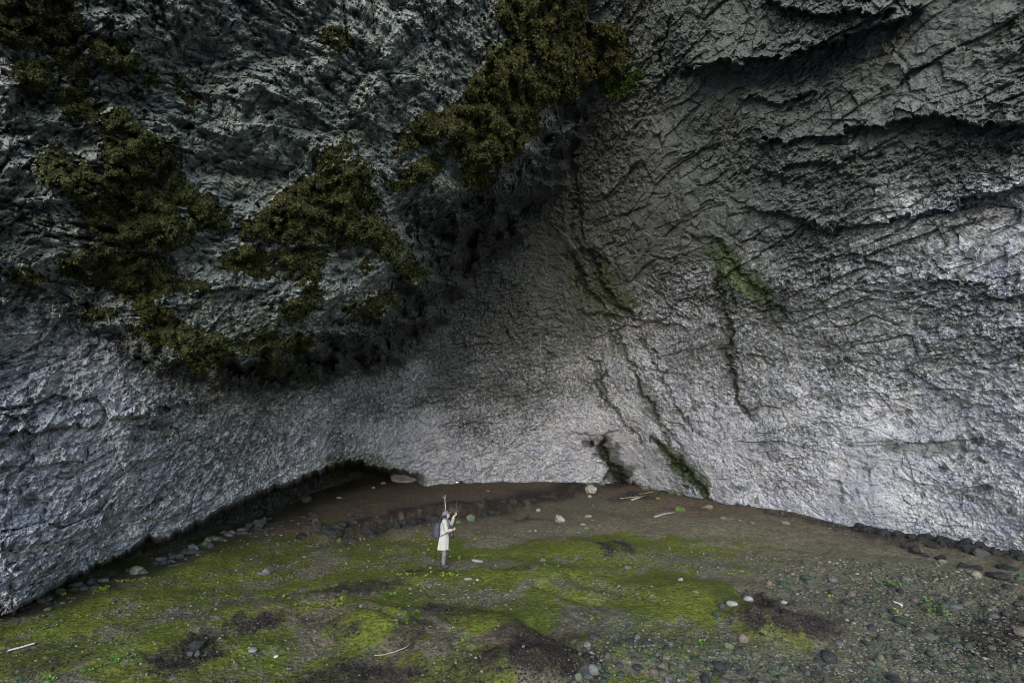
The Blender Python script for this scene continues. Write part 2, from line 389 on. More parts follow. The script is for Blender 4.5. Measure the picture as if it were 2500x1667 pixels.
for pts, wdt, a in [([(1735, 585), (1770, 640), (1830, 690), (1880, 730), (1900, 760)], 26, .95),
                    ([(1390, 620), (1430, 690), (1470, 750), (1560, 770)], 20, .55), ([(1450, 640), (1500, 730), (1580, 775)], 22, .75),
                    ([(1470, 220), (1520, 180), (1550, 160), (1560, 210)], 22, .5), ([(1600, 1070), (1640, 1110), (1700, 1180), (1745, 1228), (1760, 1250)], 15, .85),
                    ([(1465, 1070), (1480, 1110), (1520, 1170), (1560, 1200)], 17, .5), ([(1500, 800), (1520, 860), (1545, 920)], 10, .35),
                    ([(800, 1150), (870, 1138), (950, 1150), (1000, 1150)], 26, .75), ([(2470, 860), (2520, 880)], 18, .4),
                    ([(2330, 95), (2350, 120)], 9, .35), ([(1700, 40), (1720, 60)], 9, .2)]:
    alg = np.maximum(alg, seep(pts, wdt, a))
for pts, wdt, a in [([(1456, 1060), (1490, 1120), (1545, 1180)], 24, .8), ([(1630, 1095), (1680, 1170), (1730, 1222)], 30, .6),
                    ([(1745, 640), (1780, 740), (1768, 860), (1790, 940), (1820, 1010)], 18, .75), ([(1740, 620), (1830, 700), (1900, 770), (1940, 810)], 36, .7),
                    ([(1440, 600), (1500, 740)], 26, .6), ([(1545, 905), (1575, 960), (1610, 1050)], 15, .55), ([(1500, 790), (1530, 880)], 14, .5),
                    ([(1850, 1075), (1890, 1115)], 17, .6), ([(2150, 1085), (2300, 1100), (2400, 1085)], 13, .55), ([(1800, 960), (1850, 1040)], 12, .5),
                    ([(1400, 230), (1430, 320), (1500, 400)], 40, .5), ([(1480, 60), (1520, 160), (1500, 260)], 50, .5), ([(2360, 615), (2390, 625)], 22, .7), ([(2480, 850), (2530, 885)], 20, .7)]:
    drk = np.maximum(drk, seep(pts, wdt, a))
drk = np.maximum(drk, .8 * REC)  # shade of the undercut painted into the recess
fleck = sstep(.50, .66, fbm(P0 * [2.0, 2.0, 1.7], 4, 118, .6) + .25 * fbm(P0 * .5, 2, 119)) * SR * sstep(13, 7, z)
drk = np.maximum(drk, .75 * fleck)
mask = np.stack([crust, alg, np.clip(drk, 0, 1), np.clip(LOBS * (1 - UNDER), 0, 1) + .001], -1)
def ground_z(x, y):
    return ground_plane(y)
okv = P[..., 2] > ground_plane(P[..., 1]) - 0.9
keep = okv[:-1, :-1] & okv[1:, :-1] & okv[:-1, 1:] & okv[1:, 1:]
wall_id = np.argmax(SH, 0)[:-1, :-1]
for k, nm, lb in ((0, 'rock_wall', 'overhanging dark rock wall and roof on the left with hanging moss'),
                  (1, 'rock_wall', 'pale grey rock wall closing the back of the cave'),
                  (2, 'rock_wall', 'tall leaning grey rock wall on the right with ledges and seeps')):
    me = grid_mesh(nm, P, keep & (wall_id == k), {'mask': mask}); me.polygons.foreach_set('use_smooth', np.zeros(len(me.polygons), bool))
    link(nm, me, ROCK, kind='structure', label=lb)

# the roof and side walls going on over and behind the camera to the cave mouth
ys = np.linspace(15, -1, 36); th = np.radians(np.linspace(-25, 205, 110))
Y, TH = np.meshgrid(ys, th, indexing='ij')
o = np.stack([0 * Y, Y, 0 * Y + 3.0], -1); dr = np.stack([np.cos(TH), 0 * Y, np.sin(TH)], -1)
w = np.full(Y.shape, 1 / 60.)
for n, p in RIGHT + LEFT:
    num = ((p - o) * n).sum(-1); w = np.maximum(w, (dr @ n) / np.maximum(num, .1))
rr = 1 / w; Q = o + rr[..., None] * dr
rr = rr + 0.7 + 4.0 * sstep(130, 165, np.degrees(TH)) + 4.0 * sstep(40, 10, np.degrees(TH)) - (0.9 * fbm(Q * .15, 4, 7) + .3 * cells(Q * .5, 5)[0]) * sstep(13, 7, Y)
Q = o + rr[..., None] * dr
me = grid_mesh('rock_roof', Q, None, {'mask': np.stack([0 * Y + .35, 0 * Y, 0 * Y, 0 * Y], -1)})
link('rock_roof', me, ROCK, kind='structure', label='rock roof running out to the mouth of the cave')

# ------------------------------------------------------------------ the ground
SCARP = [(730, 1310), (800, 1318), (860, 1312), (940, 1290), (1010, 1272), (1080, 1262), (1150, 1262), (1220, 1246), (1300, 1226), (1400, 1192), (1480, 1158)]
CRACKS = [([(870, 1487), (930, 1515), (1000, 1540)], 7, .10), ([(1290, 1430), (1400, 1460), (1490, 1470)], 6, .09), ([(1270, 1530), (1330, 1545), (1390, 1590), (1450, 1620)], 9, .14),
          ([(1350, 1400), (1430, 1430), (1520, 1450), (1640, 1500)], 6, .08), ([(1790, 1440), (1870, 1470), (1900, 1490)], 10, .12), ([(1090, 1590), (1150, 1605), (1210, 1610)], 6, .07)]
# mounds of the moss-grown ground: (px, py, rx, ry, height m, tilt)
MOUNDS = [(920, 1530, 120, 50, .28, .1), (1230, 1560, 130, 48, .30, .15), (1330, 1410, 130, 28, .16, .05), (1440, 1345, 150, 30, .25, .1), (1700, 1470, 160, 45, .25, .12),
          (1900, 1525, 120, 40, .35, .1), (1080, 1610, 110, 45, .15, 0), (1030, 1412, 110, 22, .12, 0), (700, 1480, 130, 35, .14, -.2), (350, 1600, 160, 40, .18, -.25), (560, 1520, 140, 26, .14, -.25),
          (1520, 1620, 120, 40, .12, .1), (480, 1380, 160, 26, .15, -.3), (250, 1500, 180, 30, .12, -.25), (1300, 1650, 170, 50, .35, .05)]
def ground_relief(x, y):
    base = ground_plane(y); px, py = to_px(np.stack([x, y, base], -1))
    near = (y > 5.5)
    p3 = np.stack([x, y, 0 * x], -1)
    hgt = .16 * fbm(p3 * .22, 3, 201) + .05 * fbm(p3 * .9, 3, 211) + .012 * fbm(p3 * 4, 2, 221)
    wb = 7 * perlin(np.stack([px / 45, py / 25, 0 * px], -1), 22) + 4 * perlin(np.stack([px / 14, py / 9, 0 * px], -1), 23)
    dd, pos = poly_dist(px, py + wb * .8, SCARP)
    up = np.where(dd < 0, 1.0, 0.0)
    step = sstep(6, -7, dd) * np.exp(-np.maximum(-dd, 0) / 90.) * sstep(0, .06, pos) * sstep(1, .9, pos)
    hgt = hgt + .40 * step * sstep(1380, 1200, px)
    for mx, my, rx, ry, a, tl in MOUNDS:
        u = (px - mx) / rx; v = (py - my - tl * (px - mx)) / ry; r2 = u * u + v * v
        hgt = hgt + a * np.exp(-r2 * 1.2)
    for pts, wdt, a in CRACKS:
        dd2, ps = poly_dist(px, py + wb * .6, pts)
        hgt = hgt - near * a * (np.exp(-(dd2 / wdt) ** 2) + .6 * sstep(-2, 6, dd2) * np.exp(-np.maximum(dd2, 0) / 35)) * sstep(0, .15, ps) * sstep(1, .85, ps)
    # ground banks up a little against the walls
    return base + np.where(y > 5.0, hgt, hgt * sstep(-6, 5, y)), px, py
rows = []
yy = 44.0
while yy > 5.2:
    rows.append(yy)
    zc = CAM[2] - (G0 + GS * yy)
    yy -= max(.008, 2.5 * (yy * yy + zc * zc) / (FPX * zc) * .95)
rows += [4.6, 4, 3, 2, 1, 0, -1.5, -3, -5, -8, -12, -18, -26, -40, -70, -120, -200, -320]
rows = np.array(rows)
us = np.linspace(-1.30, 1.30, 1180)
hw = np.where(rows > 5, rows * 1.03 + .3, 5.4 + (5 - rows) * 1.6)
XX = us[None, :] * hw[:, None]; YY = np.repeat(rows[:, None], len(us), 1)
ZZ, GPX, GPY = ground_relief(XX, YY)
def blob(px, py, items):
    m = np.zeros_like(px)
    for mx, my, rx, ry, tl, a in items:
        u = (px - mx) / rx; v = (py - my - tl * (px - mx)) / ry
        m = np.maximum(m, a * sstep(1.25, .55, np.sqrt(u * u + v * v)))
    return m
gp3 = np.stack([XX, YY, 0 * XX], -1)
wq = np.stack([GPX / 60, GPY / 26, 0 * GPX], -1)
wx = GPX + 26 * fbm(wq, 4, 31, .6); wy = GPY + 13 * fbm(wq, 4, 36, .6)
MOSS = [(350, 1470, 420, 60, -.25, .8), (200, 1600, 330, 50, -.2, 1), (560, 1400, 300, 40, -.3, .85), (680, 1330, 180, 24, -.3, .7), (900, 1540, 150, 50, .1, 1), (700, 1440, 200, 34, -.1, .8), (520, 1620, 260, 40, -.15, 1),
        (1060, 1405, 170, 22, -.02, .9), (1300, 1405, 140, 20, .03, 1), (1000, 1470, 110, 24, .08, .8), (1230, 1520, 110, 26, .05, .9), (1180, 1620, 140, 44, 0, .8), (1230, 1550, 120, 26, .1, 1),
        (1440, 1350, 180, 26, .02, 1), (1560, 1325, 170, 22, .05, .9), (1640, 1440, 220, 40, .08, 1), (1720, 1480, 170, 46, .1, 1), (1880, 1560, 120, 26, .1, .8), (1500, 1620, 80, 26, .1, .9), (800, 1660, 260, 30, 0, .8),
        (2000, 1590, 150, 40, .1, .5), (1830, 1330, 90, 14, 0, .5), (2050, 1345, 200, 22, .05, .3), (1400, 1460, 160, 20, .1, .5), (900, 1400, 200, 30, -.1, .75), (60, 1540, 200, 26, -.2, .8)]
PEAT = [(480, 1585, 70, 20, -.3, .9), (440, 1620, 110, 24, -.25, .95), (620, 1530, 90, 14, -.25, .9), (880, 1440, 130, 16, -.1, .8), (790, 1530, 90, 26, .35, .55), (870, 1548, 28, 14, 0, .8), (1070, 1490, 60, 18, 0, .75),
        (1490, 1352, 30, 12, .3, .95), (1525, 1338, 34, 12, .3, .95), (1300, 1580, 110, 34, .05, .8), (1320, 1640, 190, 45, .05, 1), (880, 1650, 200, 45, -.1, .75), (1000, 1560, 60, 30, -.2, .7), (1930, 1525, 160, 36, .1, .9), (1870, 1465, 60, 12, .3, .85),
        (1130, 1650, 140, 34, -.1, .6), (1400, 1205, 70, 7, -.2, .7), (1280, 1268, 50, 5, 0, .6), (1530, 1180, 70, 9, 0, .7), (1540, 1215, 90, 9, -.1, .6), (1030, 1400, 70, 7, -.1, .7), (1270, 1402, 50, 5, 0, .6), (2440, 1560, 150, 70, 0, .7), (2350, 1330, 220, 16, .1, .8), (500, 1350, 120, 16, -.3, .45), (620, 1310, 120, 12, -.3, .4), (130, 1640, 120, 12, -.2, .5), (1140, 1510, 90, 16, 0, .55)]
SOIL = [(1150, 1190, 420, 46, -.02, 1), (860, 1260, 220, 46, -.2, .95), (1640, 1215, 260, 40, .15, .9), (1300, 1270, 300, 26, -.03, .6), (1900, 1270, 280, 30, .2, .55), (560, 1500, 200, 40, -.2, .7), (820, 1500, 160, 40, 0, .7), (1340, 1590, 200, 50, 0, .8), (900, 1620, 250, 60, 0, .7), (1860, 1440, 100, 26, .1, .6), (2050, 1640, 300, 50, 0, .5), (700, 1420, 150, 22, -.2, .4)]
GRAV = [(1130, 1455, 150, 36, .1, 1), (1450, 1440, 170, 22, .12, .8), (400, 1520, 260, 24, -.27, .9), (130, 1580, 200, 20, -.2, .9), (660, 1400, 170, 20, -.2, .8), (950, 1370, 170, 18, -.05, .6), (1700, 1370, 260, 24, .02, .8), (1700, 1600, 330, 70, 0, 1), (2150, 1450, 330, 80, 0, .9), (2350, 1560, 250, 110, 0, 1), (1250, 1300, 260, 16, -.05, .4), (1450, 1225, 120, 10, -.05, .7), (1000, 1325, 200, 10, -.05, .6), (1110, 1605, 100, 24, 0, .6), (640, 1600, 70, 40, 0, .8), (1500, 1530, 180, 34, .15, .8)]
lines = fbm(np.stack([GPX / 120, (GPY + .22 * np.minimum(GPX - 900, 0) * 1.0) / 9., 0 * GPX], -1), 3, 46, .6)     # rain-washed streaks
bgm = sstep(-.50, .10, fbm(np.stack([GPX / 170, GPY / 45, 0 * GPX], -1), 3, 49)) * sstep(1270, 1340, GPY) * (.95 - .25 * sstep(1300, 1700, GPX)) * sstep(2150, 1650, GPX)
moss = np.clip(np.maximum(blob(wx, wy, MOSS), bgm) - .50 * sstep(.18, .5, -lines) * (GPY > 1290) * sstep(1150, 800, GPX) - .45 * blob(wx, wy, SOIL) * (GPY > 1380), 0, 1)
moss *= 1 - .45 * sstep(.3, .6, fbm(gp3 * 1.2, 4, 240))
moss = sstep(.30, .68, moss + .30 * fbm(gp3 * [2.2, 1.6, 1], 4, 245, .6)) * np.clip(moss * 2.2, 0, 1)
soil = blob(wx, wy, SOIL); peat = np.clip(blob(wx, wy, PEAT) * (1 + .5 * fbm(gp3 * 3, 3, 250)), 0, 1); grav = blob(wx, wy, GRAV)
grav = np.clip(grav * (1 - .6 * sstep(1000, 700, GPX)) + .9 * sstep(.12, .45, -lines) * sstep(1150, 800, GPX) * (GPY > 1300) + .3 * lines * (GPY > 1300) * sstep(900, 1200, GPX), 0, 1)
sdp, spos = poly_dist(GPX, wy, SCARP); peat = np.maximum(peat, 1.0 * np.exp(-((sdp + 5) / 17.) ** 2) * sstep(0, .05, spos) * sstep(1, .9, spos) * sstep(-.65, -.1, perlin(np.stack([GPX / 22, GPY / 9, 0 * GPX], -1), 48)))
moss = moss * (1 - .55 * np.clip(grav * 1.2 - .35, 0, 1))
dL1, pL1 = poly_dist(wx, wy, [(-200, 1560), (0, 1500), (180, 1440), (360, 1388), (540, 1315), (720, 1238), (860, 1190)]); peat = np.maximum(peat, .75 * np.exp(-(dL1 / 22.) ** 2))  # dark strip at left wall foot: rubble, plus recess shade painted in
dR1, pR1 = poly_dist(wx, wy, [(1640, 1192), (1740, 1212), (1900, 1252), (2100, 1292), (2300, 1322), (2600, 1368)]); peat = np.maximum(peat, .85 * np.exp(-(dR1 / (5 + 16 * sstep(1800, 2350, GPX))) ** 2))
outside = sstep(5, 0, YY)
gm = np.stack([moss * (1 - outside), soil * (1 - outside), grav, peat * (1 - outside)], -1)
f4, _, _, _ = cells(gp3 * [4.5, 3, 1] + 3, 8)
ZZ += .022 * f4 * (.2 + 1.3 * np.maximum(grav, 1.1 * peat)) * (YY > 5) * sstep(30, 12, YY)
GP = np.stack([XX, YY, ZZ], -1)
nin = int((rows > 5).sum()) + 1
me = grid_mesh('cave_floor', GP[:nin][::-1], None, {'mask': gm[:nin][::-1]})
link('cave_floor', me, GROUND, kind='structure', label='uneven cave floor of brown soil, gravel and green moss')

me = grid_mesh('bounce_ground', GP[nin - 1:, ::12][::-1])  # added out of view: pale ground that bounces light onto the roof
link('bounce_ground', me, (lambda k: k.done(k.mix(k.ramp(k.noise(3, 5, .6), .3, .7), (.30, .30, .30), (.46, .46, .45)), k.bump(k.noise(8, 4, .7), .6, .05), .8))(NT('pale bounce ground')), kind='structure', label='unseen ground outside the cave mouth, made pale to bounce light in')
# ------------------------------------------------------------------ lookups on the finished surfaces
def wall_t(px, py):
    """distance along the ray to the finished rock face"""
    fx = np.clip((np.asarray(px, float) - gx[0]) / STEP, 0, len(gx) - 1.001); fy = np.clip((np.asarray(py, float) - gy[0]) / STEP, 0, len(gy) - 1.001)
    i = fx.astype(int); j = fy.astype(int); a = fx - i; b = fy - j
    return (T2[j, i] * (1 - a) + T2[j, i + 1] * a) * (1 - b) + (T2[j + 1, i] * (1 - a) + T2[j + 1, i + 1] * a) * b
def ground_at(px, py):
    """point on the ground seen at a pixel"""
    px = np.atleast_1d(np.asarray(px, float)); py = np.atleast_1d(np.asarray(py, float)); d = ray(px, py)
    t = (CAM[2] - G0) / np.maximum(GS * d[..., 1] - d[..., 2], .02)
    for _ in range(4):
        p = CAM + t[..., None] * d
        z, _, _ = ground_relief(p[..., 0], p[..., 1]); t = t + np.clip((p[..., 2] - z) / np.maximum(GS * d[..., 1] - d[..., 2], .05), -3, 3) * .8
    p = CAM + t[..., None] * d; p[..., 2] = ground_relief(p[..., 0], p[..., 1])[0]
    return p, t
def thing(name, loc, label, cat, group=None):
    o = link(name, None, label=label, category=cat); o.location = loc
    if group: o['group'] = group
    return o

# ------------------------------------------------------------------ hanging moss
def moss_material(name, lo, hi, tipc):
    k = NT(name); r, g, b, a = k.attr('tint')
    n2 = k.noise(9, 4, 0.6)
    c = k.mix(k.ramp(n2, .3, .7), lo, hi); c = k.mix(r, c, tipc)
    k.b.inputs['Specular IOR Level'].default_value = 0.15
    return k.done(c, k.bump(k.noise(30, 3, .7), .8, .03), 0.9)
MOSSMAT = moss_material('moss mat', (0.010, 0.011, 0.005), (0.026, 0.026, 0.009), (0.045, 0.044, 0.016))
MOSSLEAF = moss_material('moss foliage', (0.026, 0.029, 0.009), (0.054, 0.057, 0.019), (0.108, 0.110, 0.044))
RIM = (lambda k: k.done(k.mix(k.ramp(k.noise(8, 4, .6), .3, .7), (0.16, 0.15, 0.11), (0.34, 0.33, 0.26)), k.bump(k.noise(25, 3, .7), .8, .03), .9))(NT('dry moss rim'))
K = 2500 / 2352.
CLUMPS = [
 ([(-40, -30), (160, -30), (188, 60), (168, 112), (100, 116), (-40, 80)], .55, 'big dark moss clump in the top left corner of the roof', 0),
 ([(108, 116), (172, 114), (204, 165), (190, 198), (150, 180), (118, 150)], .35, 'olive moss clump just under the big corner clump', 0),
 ([(190, 92), (250, 84), (312, 130), (318, 150), (300, 172), (225, 152)], .40, 'moss clump right of the corner clump with a dry edge', 1),
 ([(35, 140), (95, 134), (122, 180), (78, 226), (40, 190)], .35, 'round moss clump near the left edge below the corner clump', 0),
 ([(110, 216), (190, 205), (252, 256), (222, 284), (160, 268)], .30, 'pale olive moss strip above the large forked moss sheet', 0),
 ([(238, 262), (288, 254), (330, 300), (395, 335), (402, 392), (440, 430), (482, 455), (528, 520), (470, 522), (420, 560), (380, 572), (270, 558), (215, 530), (190, 470), (100, 420), (84, 372), (96, 340), (170, 362), (240, 412), (250, 380), (236, 350), (246, 310)], .60, 'largest forked moss sheet on the left of the roof', 1),
 ([(130, 606), (180, 586), (218, 556), (290, 574), (386, 602), (392, 640), (350, 660), (390, 640), (480, 655), (486, 668), (400, 662), (340, 690), (250, 662), (140, 630)], .42, 'wedge of moss below the largest forked sheet', 0),
 ([(290, 690), (345, 690), (400, 730), (440, 760), (520, 770), (536, 812), (480, 830), (520, 840), (440, 850), (410, 800), (340, 778), (300, 755), (330, 740)], .40, 'low trailing moss strip at the bottom of the left roof', 0),
 ([(556, 512), (606, 486), (640, 446), (700, 414), (770, 384), (828, 362), (852, 420), (858, 490), (888, 520), (930, 575), (912, 596), (880, 590), (850, 556), (800, 560), (740, 566), (690, 556), (620, 548), (560, 540)], .60, 'broad thick moss clump in the middle of the hanging rock', 1),
 ([(505, 590), (560, 566), (640, 580), (720, 566), (760, 570), (740, 606), (700, 622), (640, 640), (570, 620), (510, 608)], .40, 'moss fringe right under the broad middle clump', 1),
 ([(732, 342), (776, 338), (800, 310), (806, 330), (786, 376), (742, 388), (728, 362)], .30, 'small moss tuft with a pale crown above the broad middle clump', 1),
 ([(745, 62), (790, 66), (806, 100), (776, 116), (742, 92)], .32, 'lone moss tuft high on the bare roof rock', 0),
 ([(908, 346), (934, 292), (990, 256), (1020, 288), (1008, 318), (955, 336), (916, 350)], .40, 'fan of moss left of the big moss cascade', 0),
 ([(1148, -30), (1338, -30), (1340, 50), (1335, 82), (1190, 92), (1160, 60), (1142, 40)], .60, 'top block of the moss cascade at the upper edge', 1),
 ([(1125, 116), (1190, 94), (1335, 72), (1372, 110), (1365, 185), (1310, 226), (1240, 240), (1150, 236), (1072, 214), (1082, 180), (1120, 150)], .65, 'middle block of the big moss cascade', 1),
 ([(1012, 262), (1075, 236), (1160, 238), (1236, 226), (1230, 290), (1190, 352), (1150, 375), (1100, 390), (1050, 362), (1030, 340), (1040, 320), (1016, 300)], .60, 'lower bulging block of the big moss cascade', 0),
 ([(1060, 390), (1100, 378), (1142, 400), (1118, 424), (1085, 434), (1066, 412)], .35, 'last small clump at the foot of the moss cascade', 0),
 ([(1342, 66), (1420, 62), (1452, 130), (1430, 172), (1392, 205), (1372, 180), (1380, 110)], .40, 'dark moss patch right of the cascade by the green seep', 0),
 ([(895, 424), (930, 412), (955, 372), (1006, 358), (1008, 392), (975, 414), (930, 428), (900, 432)], .32, 'curved moss clump under the fan of moss', 0),
 ([(646, 704), (680, 652), (722, 626), (732, 660), (720, 706), (690, 730), (656, 730)], .40, 'upright moss tuft in the shaded lower part of the hanging rock', 0),
 ([(800, 712), (848, 684), (908, 674), (912, 690), (870, 712), (820, 722)], .25, 'flat moss tuft with a pale top edge in the dark hollow', 1),
 ([(588, 762), (620, 742), (644, 752), (626, 770), (600, 776)], .22, 'little moss tuft above the trailing strip', 0),
 ([(500, 798), (560, 776), (640, 784), (706, 776), (720, 796), (680, 808), (560, 806)], .25, 'thin moss ledge beside the end of the trailing strip', 0),
 ([(908, 612), (948, 598), (982, 618), (964, 642), (926, 642)], .32, 'round moss cushion alone in the dark hollow', 0),
 ([(586, 836), (640, 818), (652, 840), (622, 868), (600, 860)], .22, 'lowest moss tuft under the hanging rock', 0),
 ([(826, 604), (848, 598), (858, 612), (838, 620)], .18, 'tiny moss dab left of the round cushion', 1),
 ([(20, 622), (50, 614), (104, 640), (80, 652), (40, 640)], .22, 'brown moss tuft near the left edge of the lower wall', 1),
 ([(182, 716), (230, 710), (268, 718), (240, 728), (190, 727)], .18, 'narrow brown moss streak on the pale left wall', 0),
 ([(336, 168), (352, 166), (358, 190), (342, 198)], .2, 'small moss dot beside the bare grey roof rock', 0),
 ([(396, 178), (420, 186), (424, 206), (406, 204)], .2, 'small moss dot further right on the bare roof rock', 0),
 ([(418, 218), (450, 214), (456, 232), (432, 242)], .2, 'pale green moss dot below the other two dots', 1),
 ([(1385, 205), (1420, 180), (1468, 168), (1462, 196), (1430, 214), (1400, 222)], .15, 'bright green moss in the seep at the top of the right wall', 2)]
def build_clump(pts, H, label, style, idx):
    pts = np.array(pts, float) * K; lo = pts.min(0) - 12; hi = pts.max(0) + 12
    st = 3.0; ax = np.arange(lo[0], hi[0], st); ay = np.arange(lo[1], hi[1], st); X, Yp = np.meshgrid(ax, ay)
    wq = np.stack([X / 18, Yp / 18, 0 * X + idx], -1); wv = 7 + 14 * perlin(wq, 60) + 9 * perlin(wq * 2.7, 61)
    sdv = poly_sd(X, Yp, pts) + wv
    t0 = wall_t(X, Yp)
    # the mat bridges the small relief: use a slightly blurred depth
    tb = t0.copy()
    for _ in range(6):
        tb[1:-1, 1:-1] = (tb[1:-1, 1:-1] * 2 + tb[:-2, 1:-1] + tb[2:, 1:-1] + tb[1:-1, :-2] + tb[1:-1, 2:]) / 6
    d = ray(X, Yp); p0 = CAM + tb[..., None] * d
    sc = 13. / float(np.median(tb)); _, _, i_, c1 = cells(p0 * 1.9 * sc + idx, 30); _, _, i2_, c2 = cells(p0 * 4.8 * sc + idx, 31)
    cau = (.55 + .45 * i_) * np.sqrt(np.clip(1 - (c1 / .70) ** 2, 0, 1)) + .38 * i2_ * np.sqrt(np.clip(1 - (c2 / .7) ** 2, 0, 1)) - .40 * (i_ < .14) - .45 * sstep(.12, .40, perlin(p0 * 2.4 * sc + 3 * idx, 66))
    prof = np.sqrt(np.clip(sdv / 26., 0, 1)) * (1 - .25 * np.clip(sdv / 90, 0, 1))
    H = 1.10 * H * float(np.median(tb)) / 13.
    hh = H * prof * (.12 + 1.05 * cau) - .10 * (sdv < 1)
    tm = np.minimum(tb, t0 + .25) - hh
    Pm = CAM + tm[..., None] * d
    ins = sdv > -3; keepf = ins[:-1, :-1] & ins[1:, :-1] & ins[:-1, 1:] & ins[1:, 1:]
    if keepf.sum() < 3: return
    cpx, cpy = pts.mean(0); c = CAM + float(wall_t(cpx, cpy)) * ray(cpx, cpy)
    root = thing('moss_clump', c, label, 'moss', 'moss clumps hanging from the cave roof')
    tint = np.clip(.2 + .5 * perlin(p0 * 2, 62), 0, 1)[..., None]
    mm = grid_mesh('moss_mat', Pm - c, keepf, {'tint': np.repeat(tint, 3, -1)})
    link('moss_mat', mm, MOSSMAT, root)
    area = (sdv > 0).sum() * st * st
    n = int(area / 2.8)
    jj, ii = np.nonzero(sdv > 1.0); pick = rng.integers(0, len(jj), n); jj = jj[pick]; ii = ii[pick]
    jp = np.clip(jj + 1, 0, Pm.shape[0] - 1); ip = np.clip(ii + 1, 0, Pm.shape[1] - 1)
    a, b = rng.random((2, n, 1)); q = Pm[jj, ii] + a * (Pm[jj, ip] - Pm[jj, ii]) + b * (Pm[jp, ii] - Pm[jj, ii])
    nrm = np.cross(Pm[jp, ii] - Pm[jj, ii], Pm[jj, ip] - Pm[jj, ii]); nrm /= np.linalg.norm(nrm, axis=1)[:, None] + 1e-9
    flip = (nrm * -d[jj, ii]).sum(1) < 0; nrm[flip] *= -1
    ax1 = nrm * .9 + rng.normal(size=(n, 3)) * .75 + np.array([0, 0, -.25]); ax1 /= np.linalg.norm(ax1, axis=1)[:, None]
    ax2 = np.cross(ax1, rng.normal(size=(n, 3))); ax2 /= np.linalg.norm(ax2, axis=1)[:, None] + 1e-9
    L = (.04 + .055 * rng.random((n, 1))) * (tm[jj, ii] / 14.)[:, None]; W = L * (.28 + .2 * rng.random((n, 1)))
    q = q - nrm * .02
    v = np.stack([q, q + ax1 * L * .55 + ax2 * W, q + ax1 * L, q + ax1 * L * .5 - ax2 * W], 1).reshape(-1, 3) - c
    br = np.clip(.10 + .55 * cau[jj, ii] * rng.random(n) + .25 * perlin(q * 1.5, 63), 0, 1)
    if style == 2: br = br * .5
    tn = np.repeat(br, 4)[:, None].repeat(3, 1)
    fm = quads_mesh('foliage', v, np.arange(4 * n).reshape(-1, 4), {'tint': tn})
    link('foliage', fm, MOSSGREEN if style == 2 else MOSSLEAF, root)
    if style == 1:      # bleached dead growth along the upper left edge, towards the light
        gyv, gxv = np.gradient(sdv); edge = (sdv > -8) & (sdv < 11) & ((gxv * .7 + gyv * .8) > .30) & (perlin(np.stack([X / 35, Yp / 35, 0 * X], -1), 64) > -.15)
        tr = np.minimum(t0, tb) - .30 * np.sqrt(np.clip(1 - ((sdv - 2) / 8.) ** 2, 0, 1)) * H - .06 * perlin(p0 * 3, 65) - .05
        Pr = CAM + tr[..., None] * d
        kf = edge[:-1, :-1] & edge[1:, :-1] & edge[:-1, 1:] & edge[1:, 1:]
        for part in components(kf):
            if part.sum() >= 12: link('dry_rim', grid_mesh('dry_rim', Pr - c, part), RIM, root, label='bleached dry growth along the edge')
def components(m):
    m = m.copy(); out = []
    for j, i in zip(*np.nonzero(m)):
        if not m[j, i]: continue
        part = np.zeros_like(m); stack = [(j, i)]; m[j, i] = False
        while stack:
            a, b = stack.pop(); part[a, b] = True
            for u, v in ((a + 1, b), (a - 1, b), (a, b + 1), (a, b - 1)):
                if 0 <= u < m.shape[0] and 0 <= v < m.shape[1] and m[u, v]: m[u, v] = False; stack.append((u, v))
        out.append(part)
    return out
MOSSGREEN = moss_material('seep moss', (0.03, 0.05, 0.012), (0.06, 0.10, 0.02), (0.11, 0.17, 0.03))
for i, (pts, H, lb, stl) in enumerate(CLUMPS): build_clump(pts, H, lb, stl, i)

# ------------------------------------------------------------------ stones
def ico(sub):
    bm = bmesh.new(); bmesh.ops.create_icosphere(bm, subdivisions=sub, radius=1.0)
    v = np.array([x.co[:] for x in bm.verts]); f = np.array([[x.index for x in q.verts] for q in bm.faces]); bm.free()
    return v / np.linalg.norm(v, axis=1)[:, None], f
I1, I2, I3 = ico(1), ico(2), ico(3)
def stone_shape(base, kind, seed):
    r = np.random.default_rng(seed); u, f = base
    if kind == 'round':
        rad = 1 + .22 * perlin(u * .9 + seed * 3.1, 70) + .08 * perlin(u * 2.3 + seed, 71)
        q = u * rad[:, None]; q = np.sign(q) * np.abs(q) ** .92
    else:
        n = r.normal(size=(13, 3)); n /= np.linalg.norm(n, axis=1)[:, None]; dk = .62 + .38 * r.random(13)
        rad = np.min(dk[None] / np.maximum(u @ n.T, .12), axis=1); rad = np.minimum(rad, 1.25)
        rad = rad * (1 + .07 * perlin(u * 3 + seed, 72)); q = u * rad[:, None]
    q /= np.abs(q).max(0)[None]
    return q, f
def stone_material():
    k = NT('stone'); oi = k.n('ShaderNodeObjectInfo'); o = k.obj()
    n1 = k.noise(2.2, 5, .6, o); n2 = k.noise(9, 4, .65, o)
    v = k.ramp(n1, .25, .75, .62, 1.30); c = k.mix(1.0, oi.outputs['Color'], v, 'MULTIPLY')
    c = k.mix(k.ramp(n2, .58, .72, 0, .35), c, (.42, .42, .38)); geo = k.n('ShaderNodeNewGeometry')
    c = k.mix(k.math('MULTIPLY', oi.outputs['Alpha'], 0.0), c, (0, 0, 0))
    return k.done(c, k.bump(n2, .5, .1), .8)
STONE = stone_material()
ROUND = []; ANG = []; ANGB = []
for i in range(10):
    for lst, base, kind, sm in ((ROUND, I2, 'round', True), (ANG, I2, 'angular', False), (ANGB, I3, 'angular', False)):
        v, f = stone_shape(base, kind, 17 * i + 3); m = quads_mesh('stone', v, f, None, sm); m.materials.append(STONE); lst.append(m)
_ns = [0]
